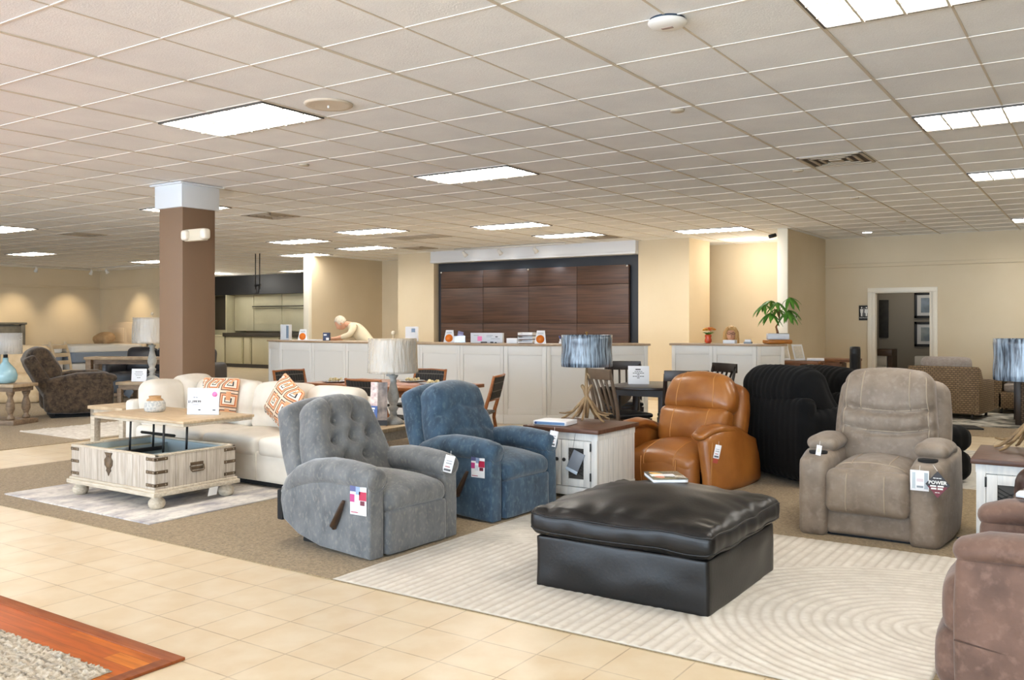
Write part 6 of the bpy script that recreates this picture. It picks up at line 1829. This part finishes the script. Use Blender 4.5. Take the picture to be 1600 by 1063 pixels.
bm = B(); soft(bm, (0, 0, .26), (.9, .85, .52), .07, n=10); obj('seat', bm, M_bei, t, ang=70)
bm = B(); soft(bm, (0, .36, .68), (.86, .22, .66), .1, (0, .03, .02), 12, (-.15, 0, 0)); obj('backrest', bm, M_bei, t, ang=70)
for s in (-1, 1):
    bm = B(); soft(bm, (s * .43, 0, .4), (.18, .85, .5), .08, n=10); obj('arm', bm, M_bei, t, ang=70)
def bed(lab, loc, rz, hm, arch):
    t = thing('bed', lab, 'bed', loc, rz)
    bm = B(); b2(bm, (-.85, -2.1, .12), (.85, 0, .36), .03); obj('base', bm, mat('bed_base', '#c8c4bd', rough=.9), t)
    bm = B(); soft(bm, (0, -1.05, .52), (1.7, 2.08, .30), .05, n=10); obj('box_spring', bm, mat('blue_grey_band', '#7d8794', rough=.9), t, ang=70)
    bm = B(); soft(bm, (0, -1.05, .74), (1.7, 2.08, .2), .06, (0, 0, .02), 12); obj('mattress', bm, mat('mattress_white', '#dedad2', rough=.9), t, ang=70)
    bm = B()
    P = [(-.9, .0), (.9, .0), (.9, 1.36), (.5, 1.42 + arch), (0, 1.44 + arch), (-.5, 1.42 + arch), (-.9, 1.36)]
    prism(bm, P, 'y', .0, .08, .02); 
    if not arch:
        for x in (-.88, .88): b2(bm, (x - .06, -.02, 0), (x + .06, .1, 1.45), .01)
        b2(bm, (-.98, -.04, 1.40), (.98, .11, 1.46), .015)
    obj('headboard', bm, hm, t)
    for x in (-.42, .42):
        bm = B(); b2(bm, (x - .34, -.018, .9), (x + .34, .002, 1.3), .012); obj('headboard_panel', bm, hm, t)
    return t
bed('bed with grey panelled headboard against the far left wall', (-25.15, 12.10, 0), -PI / 2 + PI, mat('grey_headboard', '#5d5a52', '#6a675e', scale=6, rough=.5), 0)
bed('white bed with arched pale headboard under the warm spotlight', (-23.75, 15.2, 0), 0, mat('pale_headboard', '#d6c2a6', rough=.6), .03)
bm = B(); soft(bm, (0, 0, 0), (.62, .24, .40), .09, (0, .05, 0), 12, (-1.1, 0, 0)); tag(obj('bed_pillow', bm, mat('tan_pillow', '#a58560', '#b4956e', scale=12, rough=.8), None, (-23.95, 14.65, 1.0), ang=70), 'tan pillow lying on the white bed below the headboard', 'pillow')
# ================================================================== camera, light, render look
cam = bpy.data.cameras.new('camera'); co = bpy.data.objects.new('camera', cam); COL.objects.link(co)
co.location = (0, 0, CAMH); co.rotation_euler = (PI / 2, 0, .5924)
cam.sensor_fit = 'HORIZONTAL'; cam.sensor_width = 36; cam.lens = 1392.29 / 1600 * 36; cam.shift_y = -(531.5 - 504.575) / 1600
cam.clip_start = .05; cam.clip_end = 200
SC.camera = co
w = bpy.data.worlds.new('world'); SC.world = w; w.use_nodes = True
w.node_tree.nodes['Background'].inputs[0].default_value = (.62, .78, 1, 1)
w.node_tree.nodes['Background'].inputs[1].default_value = 1.5
def area(name, loc, rot, sx, sy, e, col):
    L = bpy.data.lights.new(name, 'AREA'); L.shape = 'RECTANGLE'; L.size = sx; L.size_y = sy; L.energy = e; L.color = col
    o = bpy.data.objects.new(name, L); COL.objects.link(o); o.location = loc; o.rotation_euler = rot
    return o
area('daylight_storefront', (-5, -6.75, 1.5), (PI / 2 + .5, 0, 0), 23, 2.4, 1000, (.62, .80, 1))
area('ceiling_fill', (-5, -6.7, .75), (PI / 2 + .95, 0, 0), 23, 1.2, 1100, (.74, .87, 1))  # added upward fill, brightens the near ceiling
def point(name, loc, e, col, r=.15):
    L = bpy.data.lights.new(name, 'POINT'); L.energy = e; L.color = col; L.shadow_soft_size = r
    o = bpy.data.objects.new(name, L); COL.objects.link(o); o.location = loc
point('restroom_fill', (-3.0, 18.0, 2.45), 14, (1, .93, .82))  # added fill with no visible source, lifts the room behind the doorway
point('alcove_fill', (-5.6, 16.2, 2.7), 22, (1, .9, .75))  # added fill, brightens the dark alcove wall
point('kitchen_fill', (-23.5, 18.2, 2.8), 35, (1, .97, .9))  # extra fill added to brighten the far kitchen display
vs = SC.view_settings
vs.view_transform = 'Standard'; vs.look = 'None'; vs.exposure = .26; vs.gamma = 1; vs.use_curve_mapping = False
